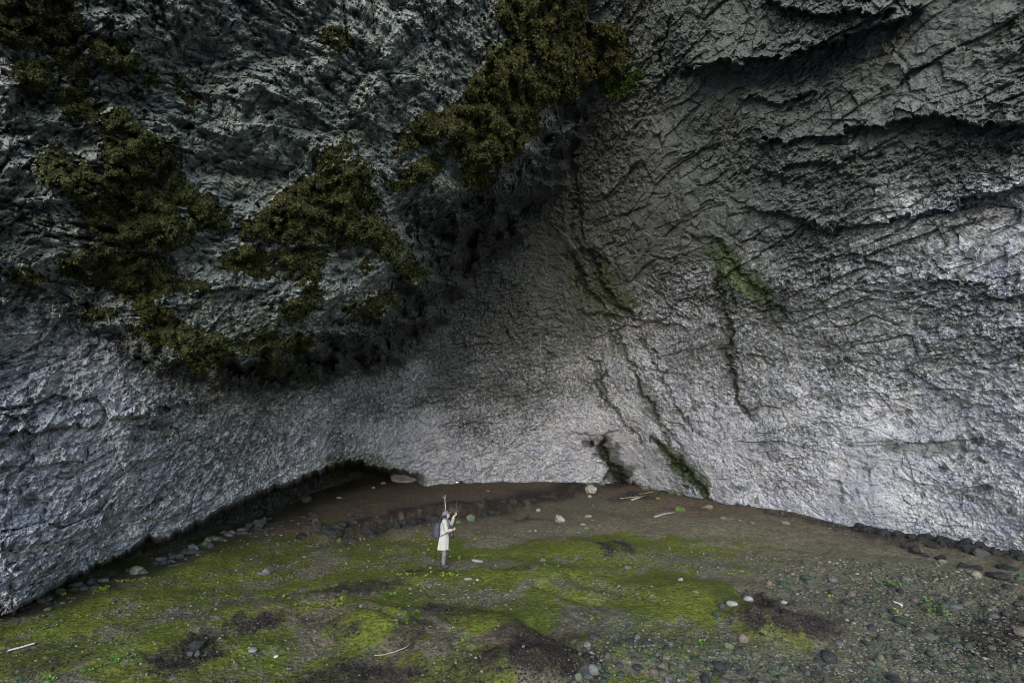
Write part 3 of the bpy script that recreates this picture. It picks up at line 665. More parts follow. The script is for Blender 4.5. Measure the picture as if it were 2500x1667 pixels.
def stone(px, py, w, hr, kind, rgb, label, group=None, name='stone', dr=.8, rz=None, sink=.28, cat='stone', g=None):
    """a stone whose foot stands at a pixel; w = width in photo pixels, hr = height/width, dr = depth/width"""
    p, t = ground_at(px, py) if g is None else g
    p = p.reshape(3); sz = w * float(np.ravel(t)[0]) / FPX * .5
    _ns[0] += 1; me = {'round': ROUND, 'angular': ANG, 'big': ANGB}[kind][_ns[0] * 7 % 10]
    o = link(name, me, label=label, category=cat)
    if group: o['group'] = group
    o.scale = (sz, sz * dr, sz * hr); o.location = (p[0], p[1] + .3 * sz * dr, p[2] + sz * hr * (1 - 2 * sink))
    o.rotation_euler = (random.uniform(-.15, .15), random.uniform(-.15, .15), random.uniform(-.5, .5) if rz is None else rz)
    o.color = (*rgb, 1)
    return o
PALE, GREY, DARK, BLACK, GREEN, MOSSY, BEIGE, PINK, LILAC = (.27, .26, .235), (.13, .13, .125), (.055, .056, .055), (.022, .021, .021), (.10, .125, .075), (.085, .13, .035), (.20, .18, .135), (.16, .125, .105), (.19, .185, .205)
BOULDERS = [
 (1445, 1203, 30, .85, 'big', PALE, 'white angular boulder on the brown soil near the back wall'), (1441, 1186, 20, .7, 'angular', GREEN, 'greenish stone leaning behind the white angular boulder'),
 (1470, 1184, 16, 1.0, 'angular', GREY, 'grey stone right of the white angular boulder'), (1440, 1214, 11, .8, 'round', PALE, 'small pale stone in front of the white angular boulder'),
 (1366, 1274, 27, .95, 'big', PALE, 'lone pale block in the middle of the brown floor'), (1149, 1272, 24, .95, 'round', GREEN, 'grey green rounded boulder in front of the dark rock step'),
 (1119, 1277, 17, .6, 'round', MOSSY, 'mossy green stone beside the grey green boulder'), (1163, 1372, 34, .3, 'angular', PALE, 'flat pale slab lying right of the person\'s feet'),
 (1437, 1263, 20, .5, 'round', BEIGE, 'flat brown oval stone right of the lone pale block'), (1424, 1282, 14, .6, 'angular', BEIGE, 'small beige stone below the flat brown oval one'), (1432, 1291, 16, .5, 'round', GREEN, 'low green grey stone at the edge of the green mat'),
 (1662, 1248, 25, .65, 'angular', MOSSY, 'bright mossy stone at the end of the driftwood slab'), (1728, 1243, 30, .48, 'big', BEIGE, 'flat beige stone alone near the right wall'),
 (1767, 1268, 18, .6, 'angular', GREY, 'grey stone further along the right wall'), (1838, 1280, 18, .6, 'angular', GREY, 'left one of the pair of stones by the right wall'), (1923, 1279, 24, .45, 'angular', GREY, 'right one of the pair of stones by the right wall'),
 (1448, 1239, 20, .75, 'angular', DARK, 'dark square stone below the white shingle streak'), (1313, 1248, 14, .7, 'angular', PALE, 'small pale stone at the left end of the shingle streak'),
 (1540, 1170, 18, .7, 'angular', GREEN, 'yellow green stone at the foot of the wet cleft'), (1577, 1195, 20, .7, 'angular', GREEN, 'pale green stone behind the crossed planks'), (1601, 1189, 15, .9, 'angular', GREEN, 'small green stone touching the right wall base'), (1606, 1219, 12, .8, 'round', MOSSY, 'small mossy stone right of the crossed planks'),
 (1640, 1206, 14, 1.0, 'angular', MOSSY, 'green pointed stone under the mossy streak'), (1620, 1205, 20, .6, 'round', BLACK, 'black stone under the mossy streak'), (1660, 1211, 18, .45, 'angular', GREEN, 'flat pale green stone right of the pointed one'), (1553, 1211, 18, .6, 'round', BLACK, 'black stone held between the crossed planks'),
 (2212, 1337, 24, .7, 'angular', BLACK, 'leftmost black boulder of the row by the right wall'), (2234, 1350, 34, .75, 'big', BLACK, 'largest black boulder of the left trio by the right wall'), (2257, 1358, 24, .6, 'angular', BLACK, 'black boulder at the right end of the left trio'),
 (2284, 1338, 30, .7, 'big', BLACK, 'black boulder against the dark shelf under the right wall'), (2373, 1350, 32, .9, 'big', BLACK, 'rear one of the two big black boulders at right'), (2402, 1360, 36, .9, 'big', DARK, 'front one of the two big black boulders at right'),
 (2300, 1367, 32, .6, 'big', BLACK, 'black hooded boulder over the pale cobble'), (2304, 1376, 20, .7, 'round', GREY, 'pale cobble tucked under the black hooded boulder'), (2357, 1386, 32, .6, 'big', BLACK, 'jagged black boulder below the two big ones'), (2388, 1390, 34, .4, 'angular', BLACK, 'low black stone beside the jagged boulder'),
 (2387, 1409, 27, .75, 'round', BEIGE, 'smooth beige boulder under the low black stones'), (2436, 1412, 62, .36, 'big', BLACK, 'wide flat black rock near the right edge'), (2464, 1390, 52, .25, 'angular', BLACK, 'thin flat black rock above the wide flat one'),
 (1817, 1568, 25, 1.05, 'round', PINK, 'pinkish teardrop cobble at the tip of the dark mound'), (1789, 1478, 28, .55, 'round', PALE, 'left pale oval cobble lying on the green mat'), (1829, 1472, 24, .6, 'round', PALE, 'right pale oval cobble lying on the green mat'),
 (1764, 1484, 19, .8, 'round', DARK, 'dark round cobble left of the pale ovals'), (1752, 1503, 22, .75, 'round', (.03, .05, .03), 'dark green round cobble below the pale ovals'), (1697, 1446, 20, .35, 'angular', BEIGE, 'thin flat pale stone on the green mat'), (1916, 1473, 16, .6, 'round', PALE, 'pale cobble right of the black channel'),
 (1780, 1583, 30, .6, 'angular', GREEN, 'pale green angular cobble below the pink teardrop'), (1880, 1428, 17, .8, 'round', PINK, 'reddish cobble with a seedling in front'),
 (474, 1588, 46, .85, 'big', BLACK, 'big black boulder in the dark peat at lower left'), (463, 1600, 22, .85, 'big', DARK, 'left grey stone leaning on the big black boulder'), (482, 1600, 20, .8, 'big', DARK, 'right grey stone leaning on the big black boulder'),
 (615, 1590, 24, .45, 'round', LILAC, 'pale lilac flat cobble in the lower left gravel'), (673, 1604, 12, .6, 'round', (.5, .49, .46), 'small white pebble right of the lilac cobble'), (648, 1402, 20, .95, 'big', GREY, 'grey block standing on the mossy slope'), (632, 1402, 16, .6, 'angular', GREY, 'small grey stone leaning on the standing block'),
 (331, 1400, 34, .62, 'big', (.22, .24, .15), 'pale greenish boulder by the left wall'), (625, 1278, 26, .5, 'angular', LILAC, 'lilac grey slab in the row under the left overhang'), (605, 1288, 19, 1.0, 'big', DARK, 'dark upright rock in the row under the left overhang'), (644, 1270, 12, 1.1, 'angular', GREY, 'small upright stone right of the lilac slab'),
 (590, 1297, 34, .45, 'big', GREY, 'grey rock below the dark upright one'), (562, 1307, 28, .6, 'big', GREY, 'grey lumpy rock in the middle of the left row'), (577, 1304, 18, .6, 'angular', DARK, 'dark rock between two grey ones in the left row'), (543, 1303, 16, .7, 'angular', GREEN, 'yellow green rock in the left row'), (520, 1320, 30, .55, 'big', GREEN, 'long greenish rock in the left row'),
 (497, 1331, 15, .8, 'round', MOSSY, 'bright mossy lump in the left row'), (468, 1346, 34, .6, 'big', (.13, .16, .13), 'pale green faceted rock behind the long slab'), (414, 1358, 18, .8, 'angular', DARK, 'dark pointed rock in the left row'), (389, 1369, 28, .5, 'big', GREY, 'lilac grey rock near the left end of the row'), (350, 1398, 16, .6, 'angular', GREY, 'small grey stone right of the pale greenish boulder'),
 (251, 1420, 26, .55, 'angular', GREEN, 'greenish stone by the left wall above the seedlings'), (228, 1438, 20, .6, 'angular', DARK, 'dark stone by the left wall above the seedlings'), (33, 1480, 34, .5, 'round', (.12, .14, .085), 'green rounded stone at the left end of the wall'), (96, 1471, 11, .8, 'angular', PALE, 'small pale stone near the left end of the wall'), (114, 1490, 16, .6, 'angular', GREEN, 'greenish stone on the dark strip at the left wall'), (150, 1474, 14, .6, 'angular', GREY, 'grey stone right of the small pale one'),
 (1449, 1644, 30, .95, 'round', GREY, 'grey egg shaped cobble with moss at bottom centre'), (1413, 1660, 21, 1.1, 'round', GREEN, 'green upright cobble at the bottom edge'), (1277, 1584, 10, 1.0, 'angular', GREY, 'small stone on the red brown mound'), (880, 1484, 12, 1.0, 'angular', BEIGE, 'small beige block at the crack in the moss'),
 (1143, 1415, 20, .4, 'angular', PALE, 'flat pale stone below the flat slab'), (1166, 1417, 10, .7, 'angular', PALE, 'small pale stone right of the flat pale one'), (1534, 1388, 18, .6, 'angular', GREY, 'pale grey stone on the gravel at mid right'), (1662, 1420, 14, .8, 'angular', PALE, 'pale stone at the left of the green mat'), (1326, 1371, 20, .6, 'angular', GREEN, 'grey green stone on the mossy ground in mid floor'),
 (935, 1181, 13, .6, 'round', PALE, 'pale stone at the foot of the white boss'), (911, 1192, 10, .7, 'angular', PALE, 'small pale stone left of the one at the white boss'), (826, 1217, 18, .4, 'angular', BEIGE, 'beige slab at the edge of the dark hollow'), (744, 1226, 30, .8, 'big', DARK, 'dark boulder in the mouth of the dark hollow'), (1085, 1157, 9, 1.0, 'angular', GREEN, 'small greenish stone against the back wall'),
 (1190, 1199, 12, .4, 'angular', BEIGE, 'small flat pale chip on the brown soil')]
for b in BOULDERS: stone(*b[:6], b[6])
stone(990, 1176, 88, .42, 'big', (.30, .30, .33), 'white rounded boss of rock at the foot of the back wall', name='rock_boss', cat='rock', dr=1.0, rz=0, sink=.2)
stone(482, 1350, 66, .16, 'angular', DARK, 'long thin dark slab lying along the left row', name='stone_slab', rz=.9, dr=.3)
stone(426, 1382, 40, .2, 'angular', DARK, 'short thin dark slab on the moss below the left row', name='stone_slab', rz=.7, dr=.35)
# dark blocks of the eroded step across the floor
rs = np.random.default_rng(5); k = 0
for x0, y0 in zip(np.interp(np.linspace(0, 1, 40) ** 1.0, np.linspace(0, 1, len(SCARP)), [p[0] for p in SCARP]), np.interp(np.linspace(0, 1, 40), np.linspace(0, 1, len(SCARP)), [p[1] for p in SCARP])):
    x = x0 + rs.uniform(-8, 8); y = y0 + rs.uniform(-4, 7)
    if x > 1330 or (1130 < x < 1165): continue
    k += 1
    stone(x, y, rs.uniform(20, 40) * (1.0 if x < 1115 else .7), rs.uniform(.5, .9), 'big', tuple(np.array(DARK) * rs.uniform(.25, .55)), 'dark angular block in the ' + ('left' if x < 900 else 'middle' if x < 1085 else 'right') + ' part of the broken rock step', 'dark blocks of the rock step', sink=.3)
for _ in range(24):
    x = rs.uniform(735, 860); y = rs.uniform(1255, 1320)
    stone(x, y, rs.uniform(12, 26), rs.uniform(.5, .9), 'big', tuple(np.array(DARK) * rs.uniform(.45, .9)), ('upper' if y < 1285 else 'lower') + ' dark block scattered left of the rock step', 'dark blocks left of the rock step', sink=.35)
for _ in range(60):
    x = rs.uniform(2080, 2500); y = np.interp(x, [1900, 2100, 2300, 2500], [1262, 1292, 1318, 1352]) + rs.uniform(-2, 14) * (x - 1900) / 500
    stone(x, y, rs.uniform(14, 34), rs.uniform(.45, .9), 'angular', BLACK, 'black shelf rock ' + ['before the leftmost black trio', 'just behind the leftmost black trio', 'behind the black boulder by the shelf', 'behind the black hooded boulder', 'behind the two big black boulders', 'above the wide flat black rock', 'close to the right edge'][min(6, int((x - 2080) / 60))], 'black rocks along the right wall', sink=.35)
for _ in range(26):
    x = rs.uniform(1700, 2130); y = np.interp(x, [1640, 1740, 1900, 2100, 2300], [1195, 1212, 1252, 1290, 1316]) + rs.uniform(0, 7)
    stone(x, y, rs.uniform(7, 15), rs.uniform(.4, .8), 'angular', DARK, 'little dark stone at the right wall base ' + ['near the flat beige stone', 'beyond the flat beige stone', 'near the pair of stones', 'just before the black shelf'][min(3, int((x - 1700) / 107))], 'little stones along the right wall', sink=.3)
for _ in range(70):
    x = rs.uniform(0, 700); y = np.interp(x, [0, 180, 360, 540, 720], [1500, 1445, 1395, 1325, 1250]) + rs.uniform(-16, 4)
    stone(x, y, rs.uniform(8, 26), rs.uniform(.45, .9), 'angular', [GREY, DARK, (.07, .08, .055), DARK][rs.integers(4)], 'rubble stone at the left wall ' + ['at the picture edge', 'by the green rounded stone', 'near the seedling strip', 'beside the pale greenish boulder', 'behind the pale green faceted rock', 'behind the grey lumpy rock', 'near the dark hollow'][min(6, int(x / 100))], 'rubble along the left wall', sink=.3)

# cobbles of the stony ground at lower right
COB = [(1480, 1530), (1640, 1560), (1760, 1590), (1990, 1610), (2080, 1520), (1960, 1460), (1800, 1400), (2060, 1365), (2270, 1390), (2560, 1400), (2560, 1720), (1380, 1720), (1400, 1620)]
cand = []; tries = 0
while len(cand) < 430 and tries < 20000:
    tries += 1; x = rs.uniform(1380, 2540); y = 1365 + 330 * rs.random() ** .8
    if not in_poly(np.array(x), np.array(y), COB): continue
    if ((x - 1930) / 170) ** 2 + ((y - 1525) / 42) ** 2 < 1: continue
    w = min(7 + 4.4 * rs.gamma(1.5) + 7 * (y - 1365) / 300, 36)
    if any((x - c[0]) ** 2 + ((y - c[1]) * 1.7) ** 2 < (.40 * (w + c[2])) ** 2 for c in cand): continue
    cand.append((x, y, w))
cand.sort(key=lambda c: -c[2]); big = cand[:200]
CC = [(DARK, 'dark grey'), (GREY, 'mid grey'), (GREEN, 'grey green'), (BEIGE, 'beige brown'), (PALE, 'pale'), (PINK, 'pinkish brown'), ((.06, .085, .06), 'dark green')]
gp, gt = ground_at([c[0] for c in big], [c[1] for c in big])
for j, c in enumerate(big):
    q = rs.choice(7, p=[.27, .24, .17, .12, .03, .03, .14]); rgb, nm = CC[q]
    rgb = tuple(np.array(rgb) * rs.uniform(.40, .85))
    rd = rs.random() < .6; szn = 'large' if j < 60 else 'medium' if j < 140 else 'small'
    zx, zy = c[0], c[1]
    place = ('at the bottom edge' if zy > 1625 else 'low down' if zy > 1560 else 'halfway up' if zy > 1480 else 'high up') + (' below the green mat' if zx < 1750 else ' by the dark mound' if zx < 2020 else ' near the white stick' if zx < 2260 else ' near the right edge')
    stone(c[0], c[1], c[2] * 1.05, rs.uniform(.45, .85), 'round' if rd else 'angular', rgb, f'{szn} {nm} {"rounded" if rd else "angular"} cobble {place}', 'cobbles of the stony ground at lower right', name='cobble', dr=rs.uniform(.6, 1.1), sink=rs.uniform(.28, .42), rz=rs.uniform(0, 6.28), g=(gp[j], gt[j]))

# gravel too small to count
def pebbles(name, label, n, weight, size, cols, box, mat):
    """size in photo pixels; weight(px, py) = chance of a stone"""
    out = []
    while sum(len(o) for o in out) < n:
        q = np.stack([rng.uniform(box[0], box[2], 6 * n), rng.uniform(box[1], box[3], 6 * n)], -1)
        out.append(q[rng.random(len(q)) < weight(q[:, 0], q[:, 1])])
    q = np.concatenate(out)[:n]; p, t = ground_at(q[:, 0], q[:, 1])
    sz = (size[0] + (size[1] - size[0]) * rng.random(n) ** 2.5) * t / FPX * .5
    u, f = I1; nv = len(u)
    sh = np.stack([stone_shape(I1, 'round', 500 + i)[0] for i in range(12)])[rng.integers(0, 12, n)]
    an = rng.random(n) * 6.28; c_, s_ = np.cos(an)[:, None], np.sin(an)[:, None]
    sc = sz[:, None, None] * np.stack([np.ones(n), rng.uniform(.6, 1, n), rng.uniform(.35, .75, n)], -1)[:, None, :]
    v = sh * sc; v = np.stack([v[..., 0] * c_ - v[..., 1] * s_, v[..., 0] * s_ + v[..., 1] * c_, v[..., 2]], -1)
    v = v + (p + np.stack([0 * sz, 0 * sz, .18 * sz], -1))[:, None, :]
    F = (f[None] + (np.arange(n) * nv)[:, None, None]).reshape(-1, 3)
    cc = np.array(cols)[rng.integers(0, len(cols), n)] * rng.uniform(.6, 1.15, (n, 1))
    me = quads_mesh(name, v.reshape(-1, 3), F, {'tint': np.repeat(cc, nv, 0)}, True)
    link(name, me, mat, kind='stuff', label=label, category=name.split('_')[0])
def tint_material(name, rough=.85):
    k = NT(name); a = k.n('ShaderNodeAttribute', attribute_name='tint')
    return k.done(k.mix(1.0, a.outputs['Color'], k.ramp(k.noise(14, 4, .6), .25, .75, .7, 1.25), 'MULTIPLY'), None, rough)
PEB = tint_material('pebble'); PEATM = tint_material('peat crumb', .95)
def warp_px(x, y):
    q = np.stack([x / 60, y / 26, 0 * x], -1); return x + 26 * fbm(q, 4, 31, .6), y + 13 * fbm(q, 4, 36, .6)
def w_grav(x, y):
    a, b = warp_px(x, y); m = blob(a, b, GRAV); l = fbm(np.stack([x / 120, (y + .22 * np.minimum(x - 900, 0)) / 9., 0 * x], -1), 3, 46, .6)
    return np.clip(m * .8 * (1 - .7 * sstep(1000, 700, x)) + .9 * sstep(.12, .45, -l) * sstep(1150, 800, x) + .03, .01, 1) * (1 - .8 * blob(a, b, PEAT)) * (.25 + .75 * sstep(.0, .3, perlin(np.stack([x / 30, y / 12, 0 * x], -1), 47) + .15))
pebbles('gravel', 'loose grey and beige gravel strewn over the cave floor', 9000, w_grav, (1.6, 9), [(.14, .13, .095), (.11, .10, .072), (.08, .08, .055), (.17, .16, .12), (.09, .10, .05), (.06, .06, .045)], (-20, 1270, 2520, 1690), PEB)
pebbles('shingle', 'small stones packed between the cobbles at lower right', 5000, lambda x, y: in_poly(x, y, COB) * 1.0, (3, 12), [(.12, .115, .10), (.075, .08, .06), (.05, .05, .045), (.16, .15, .125), (.08, .095, .055)], (1380, 1360, 2540, 1700), PEB)
def w_peat(x, y):
    a, b = warp_px(x, y); return blob(a, b, PEAT) ** 2
pebbles('peat_crumbs', 'dark crumbs of peat and rotten weed in the black patches', 6000, w_peat, (2, 8), [(.020, .016, .015), (.035, .028, .026), (.015, .013, .013), (.06, .05, .045)], (250, 1180, 2520, 1690), PEATM)

# ------------------------------------------------------------------ driftwood and other finds
def tube_bm(bm, pts, rad, seg=8, squash=1.0):
    pts = [Vector(p) for p in pts]; rings = []
    for i, p in enumerate(pts):
        t = (pts[min(i + 1, len(pts) - 1)] - pts[max(i - 1, 0)]).normalized()
        a = t.orthogonal() if abs(t.z) > .95 else t.cross(Vector((0, 0, 1))); a.normalize(); b = t.cross(a).normalized()
        r = rad[i] if hasattr(rad, '__len__') else rad
        rings.append([bm.verts.new(p + a * r * math.cos(6.2832 * k / seg) + b * r * squash * math.sin(6.2832 * k / seg)) for k in range(seg)])
    for r0, r1 in zip(rings, rings[1:]):
        for k in range(seg): bm.faces.new((r0[k], r0[(k + 1) % seg], r1[(k + 1) % seg], r1[k]))
    bm.faces.new(rings[0][::-1]); bm.faces.new(rings[-1])
def bm_mesh(bm, name, smooth=True):
    bmesh.ops.recalc_face_normals(bm, faces=bm.faces); m = bpy.data.meshes.new(name); bm.to_mesh(m); bm.free()
    m.polygons.foreach_set('use_smooth', np.full(len(m.polygons), smooth, bool)); return m
def plain(name, c0, c1, scale=6, rough=.8, stretch=None, spec=.25):
    k = NT(name); o = k.obj()
    if stretch:
        mp = k.n('ShaderNodeMapping'); mp.inputs['Scale'].default_value = stretch; k.t.links.new(o, mp.inputs['Vector']); o = mp.outputs[0]
    n = k.noise(scale, 4, .6, o); k.b.inputs['Specular IOR Level'].default_value = spec
    return k.done(k.mix(k.ramp(n, .3, .7), c0, c1), k.bump(n, .35, .02), rough)
WOOD = plain('bleached driftwood', (.20, .18, .14), (.37, .34, .28), 9, .85, (1, 1, 1)); WOODW = plain('white weathered wood', (.40, .39, .40), (.54, .53, .54), 5, .7)
def lying(name, pts_px, w_px, label, mat, cat='driftwood', squash=.6, lift=.0, seg=8, taper=None):
    p, t = ground_at([q[0] for q in pts_px], [q[1] for q in pts_px]); c = p.mean(0)
    r = [w_px * tt / FPX * .5 * (1 if taper is None else taper[i]) for i, tt in enumerate(t)]
    q = [Vector(a - c) + Vector((0, 0, rr * squash * .8 + lift)) for a, rr in zip(p, r)]
    bm = bmesh.new(); tube_bm(bm, q, r, seg, squash)
    o = link(name, bm_mesh(bm, name, seg > 4), mat, label=label, category=cat); o.location = c; return o
lying('white_plank', [(18, 1592), (50, 1584), (84, 1574)], 9, 'straight white plank lying on the gravel at the lower left edge', WOODW, 'plank', .45, .02, 4)
lying('driftwood_plank', [(1514, 1219), (1538, 1216), (1560, 1214)], 5, 'long pale plank near the wet cleft', WOOD, 'driftwood', .5, .02, 4)
lying('driftwood_plank', [(1562, 1209), (1580, 1206), (1594, 1203)], 4, 'short pale plank behind the black stone', WOOD, 'driftwood', .5, .05, 4)
lying('driftwood_plank', [(1542, 1224), (1556, 1219), (1574, 1213)], 7, 'thick driftwood piece leaning across the long plank', WOOD, 'driftwood', .6, .04, 6)
lying('driftwood_slab', [(1598, 1263), (1608, 1260), (1622, 1255), (1634, 1254), (1648, 1250)], 15, 'flat grey brown driftwood slab on the soil', plain('grey driftwood', (.20, .175, .155), (.33, .30, .27), 7), 'driftwood', .28, .01, 8, (.5, 1, 1.0, .8, .7))
lying('twig', [(913, 1602), (935, 1600), (965, 1592), (990, 1582), (1004, 1570)], 2.6, 'thin bent twig on the moss at bottom centre left', WOOD, 'twig', 1, .01, 5, (1, .9, .8, .6, .35))
lying('bleached_bone', [(2180, 1475), (2188, 1481), (2197, 1483), (2205, 1489)], 5, 'small white bone-like stick among the cobbles', WOODW, 'stick', .8, .08, 6, (.7, 1, .7, 1.1))

# ------------------------------------------------------------------ seedlings
def leaf_material(name, lo, hi):
    k = NT(name); oi = k.n('ShaderNodeObjectInfo')
    k.b.inputs['Specular IOR Level'].default_value = .2
    return k.done(k.mix(oi.outputs['Random'], lo, hi), None, .6)
LIME = leaf_material('lime leaf', (.13, .185, .022), (.20, .26, .035)); TEAL = leaf_material('blue green leaf', (.06, .115, .07), (.09, .16, .10)); GRASSG = leaf_material('green leaf', (.075, .15, .03), (.11, .20, .04))
def seedling_mesh(seed, mat, n, spread):
    r = random.Random(seed); bm = bmesh.new()
    for i in range(n):
        a = 6.2832 * i / n + r.uniform(-.5, .5); el = r.uniform(.35, 1.25); L = r.uniform(.55, 1.0); w = L * r.uniform(.16, .26) * spread
        d = Vector((math.cos(a) * math.cos(el), math.sin(a) * math.cos(el), math.sin(el))); sd_ = Vector((-math.sin(a), math.cos(a), 0))
        st = d * L * .35; mid = d * L * .7 + Vector((0, 0, .03)); tip = d * L + Vector((0, 0, -.12 * L))
        v = [bm.verts.new(x) for x in (Vector((0, 0, -.05)), st + sd_ * w * .5, mid + sd_ * w, tip, mid - sd_ * w, st - sd_ * w * .5)]
        m = bm.verts.new(mid - Vector((0, 0, w * .4)))
        bm.faces.new((v[0], v[1], m)); bm.faces.new((v[1], v[2], m)); bm.faces.new((v[2], v[3], m)); bm.faces.new((v[3], v[4], m)); bm.faces.new((v[4], v[5], m)); bm.faces.new((v[5], v[0], m))
    me = bm_mesh(bm, 'seedling', False); me.materials.append(mat); return me
SEED = {'lime': [seedling_mesh(i, LIME, 8, 1.3) for i in range(4)], 'teal': [seedling_mesh(i + 9, TEAL, 9, .7) for i in range(3)], 'green': [seedling_mesh(i + 20, GRASSG, 9, 1.1) for i in range(4)]}
PATCH = [  # centre px, spread px, slope, count, leaf, size px, place
 (320, 1418, 36, 3, -.12, 16, 'lime', 9, 'in the bright strip by the pale greenish boulder'), (245, 1440, 20, 4, -.2, 10, 'lime', 11, 'by the left wall below the rubble'), (165, 1450, 22, 3, -.3, 4, 'lime', 11, 'at the far left foot of the wall'),
 (390, 1372, 26, 4, -.4, 6, 'lime', 8, 'beside the left row of rocks'), (110, 1535, 26, 3, -.25, 5, 'green', 9, 'on the moss bank at far left'), (190, 1512, 30, 4, -.25, 5, 'lime', 8, 'above the white plank on the left slope'), (480, 1465, 45, 4, -.1, 7, 'lime', 8, 'on the gravel band of the left slope'),
 (560, 1463, 30, 4, -.1, 6, 'lime', 9, 'in the middle of the left slope'), (670, 1462, 30, 4, -.05, 7, 'lime', 10, 'left of the brown soil patch'), (780, 1478, 40, 7, 0, 10, 'lime', 10, 'in the yellow green patch left of centre'), (835, 1464, 26, 4, 0, 6, 'lime', 10, 'at the right end of the yellow green patch'),
 (990, 1402, 28, 5, -.1, 9, 'lime', 9, 'left of the person\'s feet'), (1088, 1405, 30, 6, 0, 12, 'lime', 10, 'just below the person\'s feet'), (1030, 1437, 30, 6, -.2, 8, 'lime', 9, 'on the moss below the person'), (965, 1456, 9, 3, 0, 2, 'green', 16, 'in the tall tuft below left of the person'), (1120, 1366, 5, 2, 0, 2, 'green', 14, 'right of the person beside the flat slab'),
 (310, 1604, 30, 4, -.3, 9, 'green', 12, 'in the green band at lower left'), (245, 1628, 28, 4, -.3, 8, 'green', 13, 'at the low end of the lower left band'), (120, 1658, 40, 5, -.1, 7, 'green', 15, 'at the bottom left edge'), (60, 1662, 16, 3, 0, 2, 'teal', 18, 'at the very corner at bottom left'), (512, 1577, 12, 4, 0, 3, 'green', 9, 'right of the big black boulder'),
 (600, 1600, 30, 20, 0, 4, 'lime', 8, 'around the lilac cobble'), (665, 1625, 8, 4, 0, 2, 'lime', 10, 'below the small white pebble'), (1015, 1495, 14, 4, 0, 3, 'green', 12, 'on the mound left of the dark hollow'), (985, 1525, 24, 6, 0, 4, 'green', 8, 'along the long crack in the moss'), (905, 1590, 16, 8, 0, 4, 'teal', 13, 'near the thin twig'), (1100, 1535, 20, 6, 0, 4, 'lime', 8, 'on the sandy gap between the mounds'), (1130, 1565, 10, 5, 0, 3, 'green', 13, 'left of the red brown mound'),
 (1460, 1505, 40, 10, 0, 8, 'lime', 9, 'on the gravel right of centre'), (1590, 1515, 34, 7, 0, 6, 'teal', 10, 'on the stony ground right of centre'), (1570, 1460, 20, 6, 0, 4, 'lime', 8, 'at the lower edge of the green mat'), (1520, 1535, 20, 8, 0, 4, 'green', 9, 'among the first cobbles'), (1350, 1384, 20, 3, 0, 3, 'green', 9, 'on the moss in mid floor'),
 (1872, 1434, 6, 2, 0, 2, 'lime', 12, 'in front of the reddish cobble'), (1780, 1402, 30, 8, 0, 5, 'lime', 8, 'on the gravel above the green mat'), (1930, 1410, 10, 4, 0, 2, 'teal', 12, 'on the sandy ground at right'), (2175, 1428, 14, 5, 0, 5, 'green', 17, 'in the densest patch among the right cobbles'), (2150, 1424, 14, 5, 0, 3, 'teal', 16, 'at the left of the densest right patch'), (2207, 1428, 10, 5, 0, 3, 'teal', 20, 'at the right of the densest right patch'),
 (2266, 1472, 8, 10, 0, 4, 'green', 15, 'in the upright column of plants at right'), (2270, 1492, 14, 5, 0, 4, 'green', 15, 'at the foot of the upright column of plants'), (2314, 1482, 12, 4, 0, 3, 'green', 13, 'right of the upright column of plants'), (2318, 1505, 16, 6, 0, 4, 'green', 13, 'below the right seedlings'), (2186, 1495, 9, 5, 0, 3, 'lime', 13, 'under the white stick'), (2178, 1470, 8, 6, 0, 2, 'teal', 15, 'left of the white stick'),
 (2396, 1506, 18, 4, 0, 4, 'teal', 12, 'beside the white cobble near the right edge'), (2490, 1410, 8, 5, 0, 3, 'teal', 20, 'at the right edge beside the flat black rocks'), (2140, 1528, 10, 5, 0, 2, 'teal', 13, 'behind the dark cobbles at right'), (2138, 1640, 5, 4, 0, 2, 'teal', 16, 'at the bottom among the cobbles'), (2302, 1640, 10, 5, 0, 3, 'green', 13, 'at the bottom right among dark cobbles'), (1715, 1565, 16, 5, 0, 3, 'green', 12, 'left of the pale green angular cobble'), (2030, 1458, 8, 3, 0, 2, 'lime', 13, 'right of the dark mound\'s top')]
nseed = 0
for cx, cy, sx, sy, sl, n, kind, size, place in PATCH:
    n = int(n * 1.35 + .5)
    xs = cx + sx * rs.normal(size=n) * .6; yp = cy + sy * rs.normal(size=n) * .6 + sl * (xs - cx)
    p, t = ground_at(xs, yp)
    for j in range(n):
        nseed += 1
        w = size * rs.uniform(.6, 1.15) * t[j] / FPX * .85
        colr = {'lime': 'lime green', 'teal': 'blue green', 'green': 'fresh green'}[kind]
        o = link('seedling', SEED[kind][nseed % len(SEED[kind])], label=f'{colr} leafy seedling {place}', category='plant', group=f'seedlings {place}')
        o.location = p[j]; o.scale = (w, w, w * rs.uniform(.7, 1.1)); o.rotation_euler = (rs.uniform(-.2, .2), rs.uniform(-.2, .2), rs.uniform(0, 6.28))

